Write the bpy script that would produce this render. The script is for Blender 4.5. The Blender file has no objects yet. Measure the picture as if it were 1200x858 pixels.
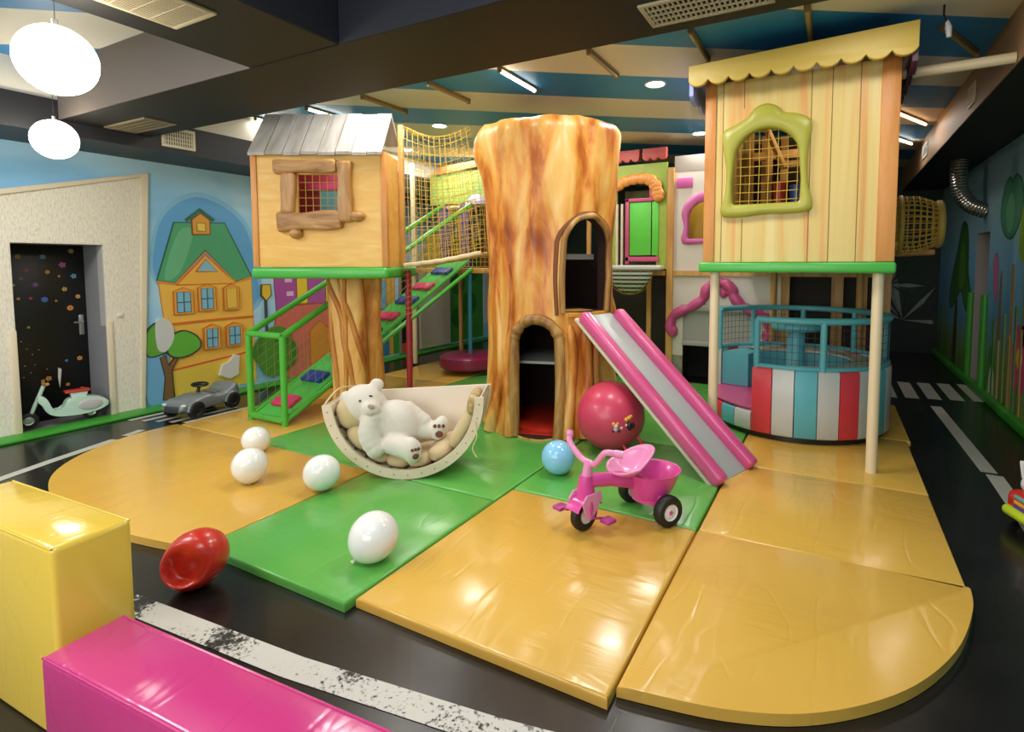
import bpy, bmesh, math, random
from mathutils import Vector, Matrix, Euler, noise
random.seed(7)
S = bpy.context.scene
COL = S.collection
PI = math.pi
YAW = math.radians(27.5)          # heading of the pieces that face the entrance
RT = Vector((math.cos(YAW), math.sin(YAW), 0)); FW = Vector((-math.sin(YAW), math.cos(YAW), 0))

# ------------------------------------------------------------------ materials
def lin(h):
    h = h.lstrip('#')
    c = [int(h[i:i+2], 16)/255 for i in (0, 2, 4)]
    return tuple((x/12.92 if x <= .04045 else ((x+.055)/1.055)**2.4) for x in c) + (1,)
MATS = {}
def newmat(name):
    m = bpy.data.materials.new(name); m.use_nodes = True
    nt = m.node_tree; b = nt.nodes['Principled BSDF']
    MATS[name] = m
    return m, nt, b
def N(nt, typ, **kw):
    n = nt.nodes.new(typ)
    for k, v in kw.items(): setattr(n, k, v)
    return n
def objco(nt, scale=(1, 1, 1), rot=(0, 0, 0)):
    tc = N(nt, 'ShaderNodeTexCoord'); mp = N(nt, 'ShaderNodeMapping')
    mp.inputs['Scale'].default_value = scale; mp.inputs['Rotation'].default_value = rot
    nt.links.new(tc.outputs['Object'], mp.inputs['Vector'])
    return mp.outputs['Vector']
def noise_tex(nt, vec, scale, detail=3, rough=.5, dist=0):
    n = N(nt, 'ShaderNodeTexNoise'); n.inputs['Scale'].default_value = scale
    n.inputs['Detail'].default_value = detail; n.inputs['Roughness'].default_value = rough
    n.inputs['Distortion'].default_value = dist
    nt.links.new(vec, n.inputs['Vector'])
    return n.outputs['Fac']
def ramp(nt, fac, stops):
    r = N(nt, 'ShaderNodeValToRGB'); e = r.color_ramp.elements
    while len(e) < len(stops): e.new(.5)
    for i, (p, c) in enumerate(stops): e[i].position = p; e[i].color = lin(c)
    nt.links.new(fac, r.inputs['Fac'])
    return r.outputs['Color']
def bump(nt, b, fac, strength, dist=.01):
    n = N(nt, 'ShaderNodeBump'); n.inputs['Strength'].default_value = strength; n.inputs['Distance'].default_value = dist
    nt.links.new(fac, n.inputs['Height']); nt.links.new(n.outputs['Normal'], b.inputs['Normal'])
def mat(name, col, rough=.5, metal=0, bmp=None, vary=None, coat=0, emit=0, scale=(1, 1, 1), sheen=0, trans=0):
    if name in MATS: return MATS[name]
    m, nt, b = newmat(name)
    b.inputs['Base Color'].default_value = lin(col); b.inputs['Roughness'].default_value = rough
    b.inputs['Metallic'].default_value = metal; b.inputs['Coat Weight'].default_value = coat
    b.inputs['Coat Roughness'].default_value = .08
    b.inputs['Sheen Weight'].default_value = sheen
    b.inputs['Subsurface Weight'].default_value = trans
    if emit:
        b.inputs['Emission Color'].default_value = lin(col); b.inputs['Emission Strength'].default_value = emit
    if vary:
        f = noise_tex(nt, objco(nt, scale), vary[0], 4)
        nt.links.new(ramp(nt, f, [(.3, col), (.75, vary[1])]), b.inputs['Base Color'])
    if bmp:
        f = noise_tex(nt, objco(nt, scale), bmp[0], 3, .55, bmp[3] if len(bmp) > 3 else 0)
        bump(nt, b, f, bmp[1], bmp[2] if len(bmp) > 2 else .01)
    return m
def vinyl(name, col, dark, rough=.2, wr=.42):
    """padded vinyl: soft swells and a few pull creases"""
    m, nt, b = newmat(name)
    b.inputs['Roughness'].default_value = rough; b.inputs['Coat Weight'].default_value = .2; b.inputs['Coat Roughness'].default_value = .12
    v = objco(nt)
    f = noise_tex(nt, v, .8, 2)
    nt.links.new(ramp(nt, f, [(.3, col), (.8, dark)]), b.inputs['Base Color'])
    s = noise_tex(nt, v, 1.7, 2, .4)
    w = noise_tex(nt, objco(nt, (1.9, .45, 1), (0, 0, .8)), 2.6, 2, .5, .3)
    c = N(nt, 'ShaderNodeMath', operation='SUBTRACT'); nt.links.new(w, c.inputs[0]); c.inputs[1].default_value = .5
    d = N(nt, 'ShaderNodeMath', operation='ABSOLUTE'); nt.links.new(c.outputs[0], d.inputs[0])
    e = N(nt, 'ShaderNodeMath', operation='MINIMUM'); nt.links.new(d.outputs[0], e.inputs[0]); e.inputs[1].default_value = .035
    g_ = N(nt, 'ShaderNodeMath', operation='MULTIPLY_ADD'); nt.links.new(e.outputs[0], g_.inputs[0]); g_.inputs[1].default_value = 1.6; nt.links.new(s, g_.inputs[2])
    fw_ = noise_tex(nt, objco(nt, (1.0, 5.5, 1), (0, 0, .62)), 2.2, 2, .5, .8)
    mk = noise_tex(nt, v, 1.6, 1, .4)
    r1 = N(nt, 'ShaderNodeMapRange'); r1.inputs[1].default_value = .48; r1.inputs[2].default_value = .68; nt.links.new(mk, r1.inputs[0])
    h = N(nt, 'ShaderNodeMath', operation='MULTIPLY'); nt.links.new(fw_, h.inputs[0]); nt.links.new(r1.outputs[0], h.inputs[1])
    h2 = N(nt, 'ShaderNodeMath', operation='MULTIPLY_ADD'); nt.links.new(h.outputs[0], h2.inputs[0]); h2.inputs[1].default_value = .45; nt.links.new(g_.outputs[0], h2.inputs[2])
    bump(nt, b, h2.outputs[0], wr, .035)
    return m
def grain(name, stops, sc=(9, 9, .7), bs=.4, rough=.45, detail=5, dist=.6, nscale=1.6):
    m, nt, b = newmat(name)
    b.inputs['Roughness'].default_value = rough
    f = noise_tex(nt, objco(nt, sc), nscale, detail, .55, dist)
    nt.links.new(ramp(nt, f, stops), b.inputs['Base Color'])
    if bs: bump(nt, b, f, bs, .015)
    return m
BARK = grain('bark_paint', [(.30, '#8a4312'), (.39, '#b8641f'), (.46, '#d88a38'), (.53, '#e2a650'), (.62, '#e9ba6c'), (.72, '#f1d8a6')], (3.4, 3.4, .9), 1.0, .38, 9, .5, 1.5)
BARK2 = grain('trunk_paint', [(.28, '#7d4416'), (.42, '#bd7c34'), (.52, '#d6a052'), (.7, '#e3bb74')], (3.2, 3.2, .7), .7, .35, 4, 1.1, 1.4)
BARKRIM = grain('bark_rim', [(.3, '#7a4f22'), (.5, '#a97b3d'), (.7, '#cfa768')], (6, 6, 1.2), .5, .4)
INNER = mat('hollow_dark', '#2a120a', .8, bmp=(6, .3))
LWALL = grain('yellow_grained_board', [(.3, '#e6b050'), (.5, '#ebb95c'), (.72, '#f0c874')], (1.5, 6, 7), .3, .42, 4, 1.2)
RWALL = grain('painted_planks', [(.24, '#a5854a'), (.33, '#cfa457'), (.40, '#e0a45e'), (.47, '#dcbf6e'), (.58, '#dfc67c'), (.74, '#e6d394')], (5.0, 5.0, .22), .2, .45, 5, .6, 1.5)
OTRIM = grain('orange_board', [(.3, '#c98038'), (.6, '#dd9a52')], (6, 6, .8), .2, .45)
LOG = grain('carved_log', [(.3, '#8f6233'), (.5, '#b88850'), (.7, '#cfa470')], (2, 8, 10), .8, .45)
ROOF = grain('weathered_boards', [(.3, '#9f988e'), (.5, '#b8b1a7'), (.7, '#c6c0b8')], (8, 2, 1.5), .3, .5)
SEAM = mat('seam_dark', '#4b4238', .7)
GREEN = mat('green_pad', '#4fb84a', .3, bmp=(14, .12), vary=(3, '#46ab44'))
GREENT = mat('green_tube', '#57b83f', .3, vary=(5, '#4aa838'))
YEL = vinyl('orange_vinyl', '#dcb04f', '#d5a545')
GRN = vinyl('green_vinyl', '#62b04f', '#58a648', .25)
LEMON = vinyl('lemon_vinyl', '#e6c750', '#e0bb48', .15, .25)
PINKV = vinyl('magenta_vinyl', '#c63b7c', '#bb3676', .18, .35)
SLPINK = mat('slide_pink_pad', '#d9588f', .28, coat=.3, bmp=(5, .12), vary=(3, '#cf4d84'))
SLGREY = mat('slide_bed_grey', '#b4bcba', .35, bmp=(3, .05))
CREAMP = mat('cream_pole', '#e6d3ab', .35, bmp=(40, .05))
WHITEB = mat('white_latex', '#eef0ea', .16, coat=.4, trans=.15)
BLUEB = mat('blue_latex', '#8fcdf0', .16, coat=.4, trans=.15)
REDP = mat('red_rubber', '#c92d1e', .3, coat=.25, bmp=(7, .05))
REDMARK = mat('red_print', '#c8462c', .4)
TEAL = mat('teal_pad', '#5fb2bc', .35, bmp=(9, .08))
REDPAD = mat('red_pad', '#dc3f4a', .35, bmp=(9, .08))
GREYPAD = mat('pale_grey_pad', '#c9cbc6', .35, bmp=(9, .08))
PINKPAD = mat('deck_pink', '#cf4f86', .35)
ROPE = mat('yellow_rope', '#c9a53c', .7)
ROPED = mat('dark_net', '#3d3340', .7)
ROPEC = mat('cream_rope', '#d8c69a', .7)
BLACKP = mat('black_plastic', '#141414', .4)
WOODP = grain('pine_post', [(.3, '#b98442'), (.6, '#d6a45c')], (6, 6, .8), .2, .45)
BLACKB = mat('black_beam_paint', '#0e0c0a', .6, bmp=(30, .05))
BEAMB = mat('blue_black_paint', '#22232d', .6)
BEAMG = mat('lit_beam_grey', '#6a6058', .6)  # black beam's face, lightened in colour as if lit by the globe lamps
CREAM = mat('cream_paint', '#dccfb4', .5)

# ------------------------------------------------------------------ mesh builder
class MB:
    def __init__(self, M=None): self.v = []; self.f = []; self.mi = []; self.M = M or Matrix()
    def add(self, vs, fs, m=0, T=None):
        b = len(self.v); X = self.M @ T if T is not None else self.M
        self.v += [X @ Vector(p) for p in vs]; self.f += [tuple(i+b for i in q) for q in fs]; self.mi += [m]*len(fs)
        return self
    def frombm(self, bm, m=0, T=None):
        bm.verts.index_update()
        self.add([v.co.copy() for v in bm.verts], [[v.index for v in f.verts] for f in bm.faces], m, T); bm.free(); return self
    def box(self, x0, x1, y0, y1, z0, z1, m=0, r=0, seg=2, T=None):
        bm = bmesh.new(); bmesh.ops.create_cube(bm, size=1)
        for v in bm.verts: v.co = Vector(((x0+x1)/2+v.co.x*(x1-x0), (y0+y1)/2+v.co.y*(y1-y0), (z0+z1)/2+v.co.z*(z1-z0)))
        if r: bmesh.ops.bevel(bm, geom=list(bm.edges), offset=r, segments=seg, profile=.5, affect='EDGES')
        return self.frombm(bm, m, T)
    def tube(self, pts, r, n=8, closed=False, m=0, T=None, cap=True):
        pts = [Vector(p) for p in pts]; k = len(pts)
        rs = r if isinstance(r, (list, tuple)) else [r]*k
        tang = []
        for i in range(k):
            if closed: t = pts[(i+1) % k]-pts[i-1]
            else: t = pts[min(i+1, k-1)]-pts[max(i-1, 0)]
            tang.append(t.normalized() if t.length > 1e-9 else Vector((0, 0, 1)))
        a = Vector((0, 0, 1)) if abs(tang[0].z) < .9 else Vector((1, 0, 0))
        u = tang[0].cross(a).normalized(); vs = []
        for i in range(k):
            u = (u-tang[i]*u.dot(tang[i]))
            u = u.normalized() if u.length > 1e-6 else tang[i].orthogonal().normalized()
            w = tang[i].cross(u)
            for j in range(n):
                an = 2*PI*(j+.5)/n; vs.append(pts[i]+(u*math.cos(an)+w*math.sin(an))*rs[i])
        fs = []
        for i in range(k if closed else k-1):
            for j in range(n):
                q = (i+1) % k
                fs.append((i*n+j, i*n+(j+1) % n, q*n+(j+1) % n, q*n+j))
        if cap and not closed: fs += [tuple(range(n-1, -1, -1)), tuple((k-1)*n+j for j in range(n))]
        return self.add(vs, fs, m, T)
    def lathe(self, prof, n=24, m=0, T=None, a0=0, a1=2*PI):
        full = abs(a1-a0-2*PI) < 1e-6; c = n if full else n+1; vs = []; fs = []
        for (r, z) in prof:
            for j in range(c):
                an = a0+(a1-a0)*j/n; vs.append((r*math.cos(an), r*math.sin(an), z))
        for i in range(len(prof)-1):
            for j in range(n):
                j2 = (j+1) % c; fs.append((i*c+j, i*c+j2, (i+1)*c+j2, (i+1)*c+j))
        return self.add(vs, fs, m, T)
    def ell(self, c, r, T=None, n=16, m=0, rot=None):
        if not isinstance(r, (tuple, list)): r = (r, r, r)
        bm = bmesh.new(); bmesh.ops.create_uvsphere(bm, u_segments=n, v_segments=max(6, n*2//3), radius=1)
        R = rot.to_matrix() if rot is not None else Matrix.Identity(3)
        for v in bm.verts: v.co = R @ Vector((v.co.x*r[0], v.co.y*r[1], v.co.z*r[2]))+Vector(c)
        return self.frombm(bm, m, T)
    def prism(self, poly, z0, z1, m=0, T=None, r=0):
        k = len(poly)
        vs = [(x, y, z0) for x, y in poly]+[(x, y, z1) for x, y in poly]
        fs = [tuple(range(k-1, -1, -1)), tuple(range(k, 2*k))]+[(i, (i+1) % k, k+(i+1) % k, k+i) for i in range(k)]
        if not r: return self.add(vs, fs, m, T)
        bm = bmesh.new(); bv = [bm.verts.new(p) for p in vs]
        for q in fs: bm.faces.new([bv[i] for i in q])
        es = [e for e in bm.edges if abs(e.verts[0].co.z-e.verts[1].co.z) < 1e-9 and (e.verts[0].co.z > (z0+z1)/2 or r < 0)]
        bmesh.ops.bevel(bm, geom=es, offset=abs(r), segments=3, profile=.5, affect='EDGES')
        return self.frombm(bm, m, T)
    def ring(self, out, inn, z0, z1, m=0, T=None):
        """flat band between two outlines of equal count, closed or open by equal first/last points"""
        k = len(out)
        vs = [(x, y, z0) for x, y in out]+[(x, y, z0) for x, y in inn]+[(x, y, z1) for x, y in out]+[(x, y, z1) for x, y in inn]
        fs = []
        for i in range(k-1):
            a, b = i, i+1
            fs += [(a, b, k+b, k+a), (2*k+a, 3*k+a, 3*k+b, 2*k+b), (a, 2*k+a, 2*k+b, b), (k+a, k+b, 3*k+b, 3*k+a)]
        fs += [(0, k, 3*k, 2*k), (k-1, 3*k-1, 4*k-1, 2*k-1)]
        return self.add(vs, fs, m, T)
    def grid(self, fn, nu, nv, m=0, T=None):
        vs = [fn(i/nu, j/nv) for i in range(nu+1) for j in range(nv+1)]; w = nv+1
        return self.add(vs, [(i*w+j, (i+1)*w+j, (i+1)*w+j+1, i*w+j+1) for i in range(nu) for j in range(nv)], m, T)
    def net(self, fn, nu, nv, r=.005, m=0, n=4, T=None, us=8):
        for i in range(nu+1): self.tube([fn(i/nu, k/us) for k in range(us+1)], r, n, m=m, T=T, cap=False)
        for j in range(nv+1): self.tube([fn(k/us, j/nv) for k in range(us+1)], r, n, m=m, T=T, cap=False)
        return self
    def build(self, name, mats, parent=None, angle=40, sub=0, fix=True, world=False, kind=None, label=None):
        me = bpy.data.meshes.new(name); me.from_pydata([tuple(p) for p in self.v], [], self.f)
        if not isinstance(mats, (list, tuple)): mats = [mats]
        for q in mats: me.materials.append(q)
        me.polygons.foreach_set('material_index', self.mi)
        if fix:
            bm = bmesh.new(); bm.from_mesh(me); bmesh.ops.recalc_face_normals(bm, faces=bm.faces); bm.to_mesh(me); bm.free()
        me.polygons.foreach_set('use_smooth', [angle > 0]*len(me.polygons))
        if angle > 0: me.set_sharp_from_angle(angle=math.radians(angle))
        o = bpy.data.objects.new(name, me); COL.objects.link(o)
        if sub:
            s = o.modifiers.new('sub', 'SUBSURF'); s.levels = sub; s.render_levels = sub
        if parent is not None:
            o.parent = parent
            if world:
                r = parent
                M = r.matrix_basis.copy()
                while r.parent is not None: r = r.parent; M = r.matrix_basis @ M
                o.matrix_parent_inverse = M.inverted()
        if kind: o['kind'] = kind
        if label: o['label'] = label
        return o
def thing(name, label, cat, loc=(0, 0, 0), rz=0, group=None):
    o = bpy.data.objects.new(name, None); COL.objects.link(o); o.empty_display_size = .1
    o.location = loc; o.rotation_euler = (0, 0, rz); o['label'] = label; o['category'] = cat
    if group: o['group'] = group
    return o
def tag(o, label, cat, group=None):
    o['label'] = label; o['category'] = cat
    if group: o['group'] = group
    return o
def struct(o, label=None):
    o['kind'] = 'structure'
    if label: o['label'] = label
    return o
def dup(root, loc=None, rz=None, label=None, group=None):
    def cp(o, par):
        c = o.copy(); COL.objects.link(c); c.parent = par
        for ch in o.children: cp(ch, c)
        return c
    kids = list(root.children)
    r = root.copy(); COL.objects.link(r)
    if loc is not None: r.location = loc
    if rz is not None: r.rotation_euler = (0, 0, rz)
    for ch in kids: cp(ch, r)
    if label: r['label'] = label
    if group: r['group'] = group
    return r
def arc(cx, cy, rx, ry, a0, a1, n):
    return [(cx+rx*math.cos(math.radians(a0+(a1-a0)*i/n)), cy+ry*math.sin(math.radians(a0+(a1-a0)*i/n))) for i in range(n+1)]
def spline(pts, n=6, closed=False):
    """Catmull-Rom through points"""
    P = [Vector(p) for p in pts]; k = len(P); out = []
    for i in range(k if closed else k-1):
        p0 = P[(i-1) % k] if closed or i > 0 else P[0]; p1 = P[i]; p2 = P[(i+1) % k]
        p3 = P[(i+2) % k] if closed or i+2 < k else P[-1]
        for j in range(n):
            t = j/n
            out.append(.5*((2*p1)+(p2-p0)*t+(2*p0-5*p1+4*p2-p3)*t*t+(3*p1-p0-3*p2+p3)*t**3))
    if not closed: out.append(P[-1])
    return out
def sp2(pts, n=6, closed=True): return [(p.x, p.y) for p in spline([(a, b, 0) for a, b in pts], n, closed)]
def frame(o, ex, ey, ez):
    return Matrix(((ex[0], ey[0], ez[0], o[0]), (ex[1], ey[1], ez[1], o[1]), (ex[2], ey[2], ez[2], o[2]), (0, 0, 0, 1)))
XZ = frame((0, 0, 0), (1, 0, 0), (0, 0, 1), (0, -1, 0))     # local x,y -> x,z ; local z -> -y (towards the viewer)
def emesh(o):
    """replace an object's mesh by its evaluated one and drop the modifiers"""
    dg = bpy.context.evaluated_depsgraph_get(); dg.update()
    me = bpy.data.meshes.new_from_object(o.evaluated_get(dg)); o.modifiers.clear(); o.data = me
    return o

# ------------------------------------------------------------------ the room
XL, XR, YB, YF, ZC = -6.3, 1.55, 10.9, -2.6, 3.1
m, nt, b = newmat('black_gloss_floor')
b.inputs['Roughness'].default_value = .27; b.inputs['Coat Weight'].default_value = .12
f = noise_tex(nt, objco(nt), 4, 4)
nt.links.new(ramp(nt, f, [(.3, '#0d0d0d'), (.75, '#1c1b1a')]), b.inputs['Base Color']); bump(nt, b, f, .06, .01)
fl = struct(MB().box(XL-.5, XR+.5, YF-.2, YB+.2, -.1, 0).build('floor', m), 'glossy black vinyl floor with painted road lines')
LINE = mat('road_line_white', '#b5b3a8', .45)
m, nt, b = newmat('worn_line_white')
b.inputs['Roughness'].default_value = .5
f = noise_tex(nt, objco(nt), 55, 5, .7)
f2 = noise_tex(nt, objco(nt), 3.5, 2)
mu = N(nt, 'ShaderNodeMath', operation='MULTIPLY'); nt.links.new(f, mu.inputs[0]); nt.links.new(f2, mu.inputs[1])
nt.links.new(ramp(nt, mu.outputs[0], [(.19, '#201f1d'), (.235, '#cfcdc4')]), b.inputs['Base Color'])
WORN = m
def ribbon(pts, w, z=.0025, m=0, mb=None):
    mb = mb or MB(); k = len(pts); vs = []
    for i, p in enumerate(pts):
        a = Vector(pts[max(i-1, 0)]); c = Vector(pts[min(i+1, k-1)]); t = (c-a).normalized(); nn = Vector((-t.y, t.x))
        vs += [(p[0]+nn.x*w/2, p[1]+nn.y*w/2, z), (p[0]-nn.x*w/2, p[1]-nn.y*w/2, z)]
    return mb.add(vs, [(2*i, 2*i+1, 2*i+3, 2*i+2) for i in range(k-1)], m)
struct(ribbon([(-5.0, .98), (-3.6, 1.03), (-2.75, 1.16), (-1.75, 1.245), (-.93, 1.36), (-.2, 1.5)], .105).build('painted_line', WORN, fl, fix=False), 'wide worn white line before the mats')
struct(ribbon([(-4.2, -.4), (-4.7, .5), (-5.05, 1.25), (-5.27, 1.8), (-5.43, 2.27)], .085).build('painted_line', LINE, fl, fix=False))
struct(ribbon([(-5.47, 2.36), (-5.53, 2.52)], .075).build('painted_line', LINE, fl, fix=False))
for i in range(5):
    x = -5.98+i*.14
    struct(ribbon([(x, 2.62+.05*i), (x, 3.25+.05*i)], .07).build('painted_line', LINE, fl, fix=False))
for i in range(5):
    x = .60+i*.215
    struct(ribbon([(x, 7.08+.05*i), (x, 8.0+.06*i)], .135).build('painted_line', LINE, fl, fix=False))
struct(ribbon([(1.03, 4.80), (.99, 6.83)], .10).build('painted_line', LINE, fl, fix=False))
struct(ribbon([(1.02, 2.6), (1.05, 4.76)], .10).build('painted_line', LINE, fl, fix=False))
struct(MB().box(-.60, -.594, -.4, 1.62, 0, .0012).build('floor_seam', mat('seam_grey', '#4a4a4a', .4), fl))

# ceiling with painted stripes
m, nt, b = newmat('striped_ceiling')
b.inputs['Roughness'].default_value = .45
tc = N(nt, 'ShaderNodeTexCoord'); sx = N(nt, 'ShaderNodeSeparateXYZ'); nt.links.new(tc.outputs['Object'], sx.inputs[0])
def mth(op, a, c):
    n = N(nt, 'ShaderNodeMath', operation=op)
    for i, q in enumerate((a, c)):
        if isinstance(q, (int, float)): n.inputs[i].default_value = q
        else: nt.links.new(q, n.inputs[i])
    return n.outputs[0]
cc = mth('ADD', mth('MULTIPLY', sx.outputs[0], -.568), mth('MULTIPLY', sx.outputs[1], .8316))
cc = mth('ADD', cc, mth('MULTIPLY', mth('SINE', mth('MULTIPLY', sx.outputs[0], .9), 0), .05))
fr = mth('FRACT', mth('DIVIDE', mth('SUBTRACT', cc, 4.556-12.6), 1.26), 0)
isb = mth('LESS_THAN', fr, .5)
mx = N(nt, 'ShaderNodeMixRGB'); nt.links.new(isb, mx.inputs[0]); mx.inputs[1].default_value = lin('#e4dfd0'); mx.inputs[2].default_value = lin('#2f8ccb')
nt.links.new(mx.outputs[0], b.inputs['Base Color'])
CEIL = m
struct(MB().box(XL-.6, XR+.6, YF-.2, YB+.2, ZC, ZC+.1).build('ceiling', CEIL), 'ceiling painted in cream and blue bands')

# walls
m, nt, b = newmat('sky_mural_paint')
b.inputs['Roughness'].default_value = .5
f = noise_tex(nt, objco(nt, (1, .7, 1)), .9, 3, .5, .6)
nt.links.new(ramp(nt, f, [(.25, '#62a8dc'), (.45, '#8cc4ea'), (.6, '#acd6ee'), (.8, '#bfe0ea')]), b.inputs['Base Color'])
SKY = m
m, nt, b = newmat('beige_textured_wallpaper')
b.inputs['Roughness'].default_value = .8
f = noise_tex(nt, objco(nt, (1, 1, .3)), 80, 4, .7)
nt.links.new(ramp(nt, f, [(.3, '#c9c2b0'), (.5, '#e4decd'), (.75, '#f0ebde')]), b.inputs['Base Color']); bump(nt, b, f, .5, .01)
PAPER = m
DY0, DY1, DZ = 1.95, 2.615, 1.69          # door recess
wl = MB()
wl.box(XL-.12, XL, YF, DY0, 0, ZC); wl.box(XL-.12, XL, DY1, YB, 0, ZC); wl.box(XL-.12, XL, DY0, DY1, DZ, ZC)
wall_l = struct(wl.build('wall_left', SKY), 'left wall with painted houses')
rec = MB()
rec.box(XL-.42, XL-.001, DY0-.05, DY0+.003, 0, DZ+.05); rec.box(XL-.42, XL-.001, DY1-.003, DY1+.05, 0, DZ+.05); rec.box(XL-.42, XL-.001, DY0-.05, DY1+.05, DZ-.003, DZ+.05)
rec.box(XL-.47, XL-.42, DY0-.05, DY1+.05, 0, DZ+.05)
struct(rec.build('door_reveal', mat('reveal_grey', '#8f9094', .5), wall_l))
# the slanted wallpaper panel around the door
LW = frame((XL, 0, 0), (0, 1, 0), (0, 0, 1), (1, 0, 0))
pp = MB(LW)
pp.prism([(0.8, 0), (DY0, 0), (DY0, 2.14), (0.8, 1.78)], 0, .012)
pp.prism([(DY0, DZ), (DY1, DZ), (DY1, 2.30), (DY0, 2.14)], 0, .012)
pp.prism([(DY1, 0), (2.86, 0), (2.96, 2.39), (DY1, 2.30)], 0, .012)
struct(pp.build('wallpaper_panel', PAPER, wall_l))
tr = MB(LW)
tr.prism([(2.86, 0), (2.90, 0), (3.03, 2.44), (2.96, 2.40)], .0, .035, r=.008)
tr.prism([(0.8, 1.78), (2.96, 2.38), (3.03, 2.44), (0.8, 1.84)], .0, .035, r=.008)
struct(tr.build('trim_1', CREAM), 'cream trim around the slanted wallpaper panel')
tr = MB(); tr.box(XL, XL+.03, DY0-.045, DY0+.005, 0, .93, r=.008); tr.box(XL, XL+.03, DY1-.01, DY1+.04, 0, .95, r=.008)
struct(tr.build('trim_2', CREAM), 'cream corner guards beside the black door')
tr = MB(); tr.box(XL-.1, XL+.002, DY1-.006, DY1+.006, .9, DZ); tr.box(XL-.1, XL+.002, DY0-.006, DY0+.006, .9, DZ); tr.box(XL-.1, XL+.002, DY0, DY1, DZ-.004, DZ+.008)
struct(tr.build('trim_3', mat('reveal_edge', '#b9b8b4', .5)))
# door with stickers
dr = struct(MB().box(XL-.415, XL-.375, DY0+.006, DY1-.006, .005, DZ-.006, r=.003).build('door_1', mat('black_door', '#0c0b0c', .35)), 'black door covered in colourful stickers')
stick = [('#8a7a2a', .10, .93, .026), ('#2f7fa0', .42, .93, .026), ('#8a7a2a', .81, .965, .026), ('#a8568e', .68, .885, .032), ('#a03030', .20, .855, .020), ('#d0a030', .47, .845, .021),
 ('#d0a030', .625, .82, .012), ('#49a5b8', .83, .82, .026), ('#5a4370', .125, .81, .02), ('#57407a', .30, .775, .03), ('#c0a028', .69, .745, .024), ('#d8a832', .875, .70, .022),
 ('#b0a030', .075, .70, .015), ('#c03a60', .23, .70, .016), ('#2f77c8', .41, .69, .03), ('#b0a030', .565, .68, .012), ('#d89020', .755, .635, .029), ('#b0a030', .18, .54, .014), ('#3f8fb8', .66, .33, .014),
 ('#d89020', .85, .335, .025), ('#d89020', .40, .24, .027), ('#d89020', .66, .19, .018), ('#c89a20', .86, .15, .024), ('#a0a030', .02, .775, .014)]
cols = []; st = MB(frame((XL-.3745, 0, 0), (0, 1, 0), (0, 0, 1), (1, 0, 0)))
for c, u, v, r in stick:
    if c not in cols: cols.append(c)
    y = 2.065+u*(DY1-2.065); z = v*DZ; k = random.choice((5, 6, 7, 8)); pts = []
    for i in range(2*k): a = PI*i/k; q = r*(1 if i % 2 else .72); pts.append((y+q*math.cos(a), z+q*math.sin(a)))
    st.prism(pts, 0, .0015, cols.index(c))
    st.prism([(y+r*.28*math.cos(a*PI/4), z+r*.4*math.sin(a*PI/4)) for a in range(8)], 0, .003, (cols.index(c)+3) % max(1, len(cols)))
for i in range(9):
    y = 2.07+random.uniform(.05, .5)*.5; z = random.uniform(.25, .5)*DZ
    st.prism([(y+.004*math.cos(a*PI/3), z+.004*math.sin(a*PI/3)) for a in range(6)], 0, .0015, len(cols))
st.prism([(2.36, .50), (2.385, .48), (2.375, .38), (2.365, .30), (2.355, .40)], 0, .002, len(cols))
st.build('sticker_pattern', [mat('sticker'+c[1:], c, .4) for c in cols]+[mat('sticker_white', '#e5e5e0', .4)], dr)
CHROME = mat('brushed_steel', '#b9b9b7', .3, .8)
hd = MB(); hd.box(XL-.375, XL-.365, DY1-.075, DY1-.035, .80, 1.0, r=.004); hd.tube([(XL-.37, DY1-.055, .93), (XL-.325, DY1-.055, .93), (XL-.325, DY1-.13, .93)], .009)
hd.build('door_handle', CHROME, dr, label='steel lever handle')
struct(MB().box(XL-.37, XL+.0, DY0, DY1, 0, .006).build('trim_4', mat('threshold_grey', '#8d8c88', .5)))
sw = MB(); sw.box(XL+.012, XL+.028, 2.70, 2.745, .98, 1.02, r=.004); sw.box(XL+.028, XL+.033, 2.708, 2.737, .988, 1.012, r=.002)
tag(sw.build('light_switch', mat('switch_white', '#e4e0d4', .4)), 'small white light switch on the beige wallpaper right of the door', 'switch')
# kerb along left wall
KG = mat('kerb_green', '#3c9a2c', .45, bmp=(20, .1), vary=(4, '#358f28'))
kb = MB(); kb.box(XL, -6.06, YF, 10.0, 0, .025, r=.008)
struct(kb.build('baseboard_left', KG), 'green kerb along the left wall')
kb = MB(); kb.box(1.48, XR, 2.0, YB, 0, .09, r=.012)
struct(kb.build('baseboard_right', KG), 'green kerb along the right wall')

# painted mural on the left wall
def P(c): return mat('mural'+c[1:], c, .5)
class Mural:
    def __init__(s, T, k=0): s.mb = MB(T); s.mats = []; s.k = k
    def idx(s, c):
        if c not in s.mats: s.mats.append(c)
        return s.mats.index(c)
    def poly(s, pts, c, smooth=0, line=None, lw=.012):
        if smooth: pts = sp2(pts, smooth)
        s.k += 1; s.mb.prism(pts, 0, .0008*s.k, s.idx(c))
        if line: s.stroke(list(pts)+[pts[0]], line, lw)
        return s
    def stroke(s, pts, c, w=.012):
        s.k += 1; mb = s.mb; k = len(pts); L = []; R = []
        for i, p in enumerate(pts):
            a = Vector(pts[max(i-1, 0)]); d = Vector(pts[min(i+1, k-1)]); t = (d-a); t = t.normalized() if t.length else Vector((1, 0)); nn = Vector((-t.y, t.x))*w/2
            L.append((p[0]+nn.x, p[1]+nn.y)); R.append((p[0]-nn.x, p[1]-nn.y))
        mb.ring(L, R, 0, .0008*s.k, s.idx(c)); return s
    def done(s, name, parent): return s.mb.build(name, [P(c) for c in s.mats], parent, angle=0)
DK = '#2a3a3a'
M1 = Mural(LW)
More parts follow.
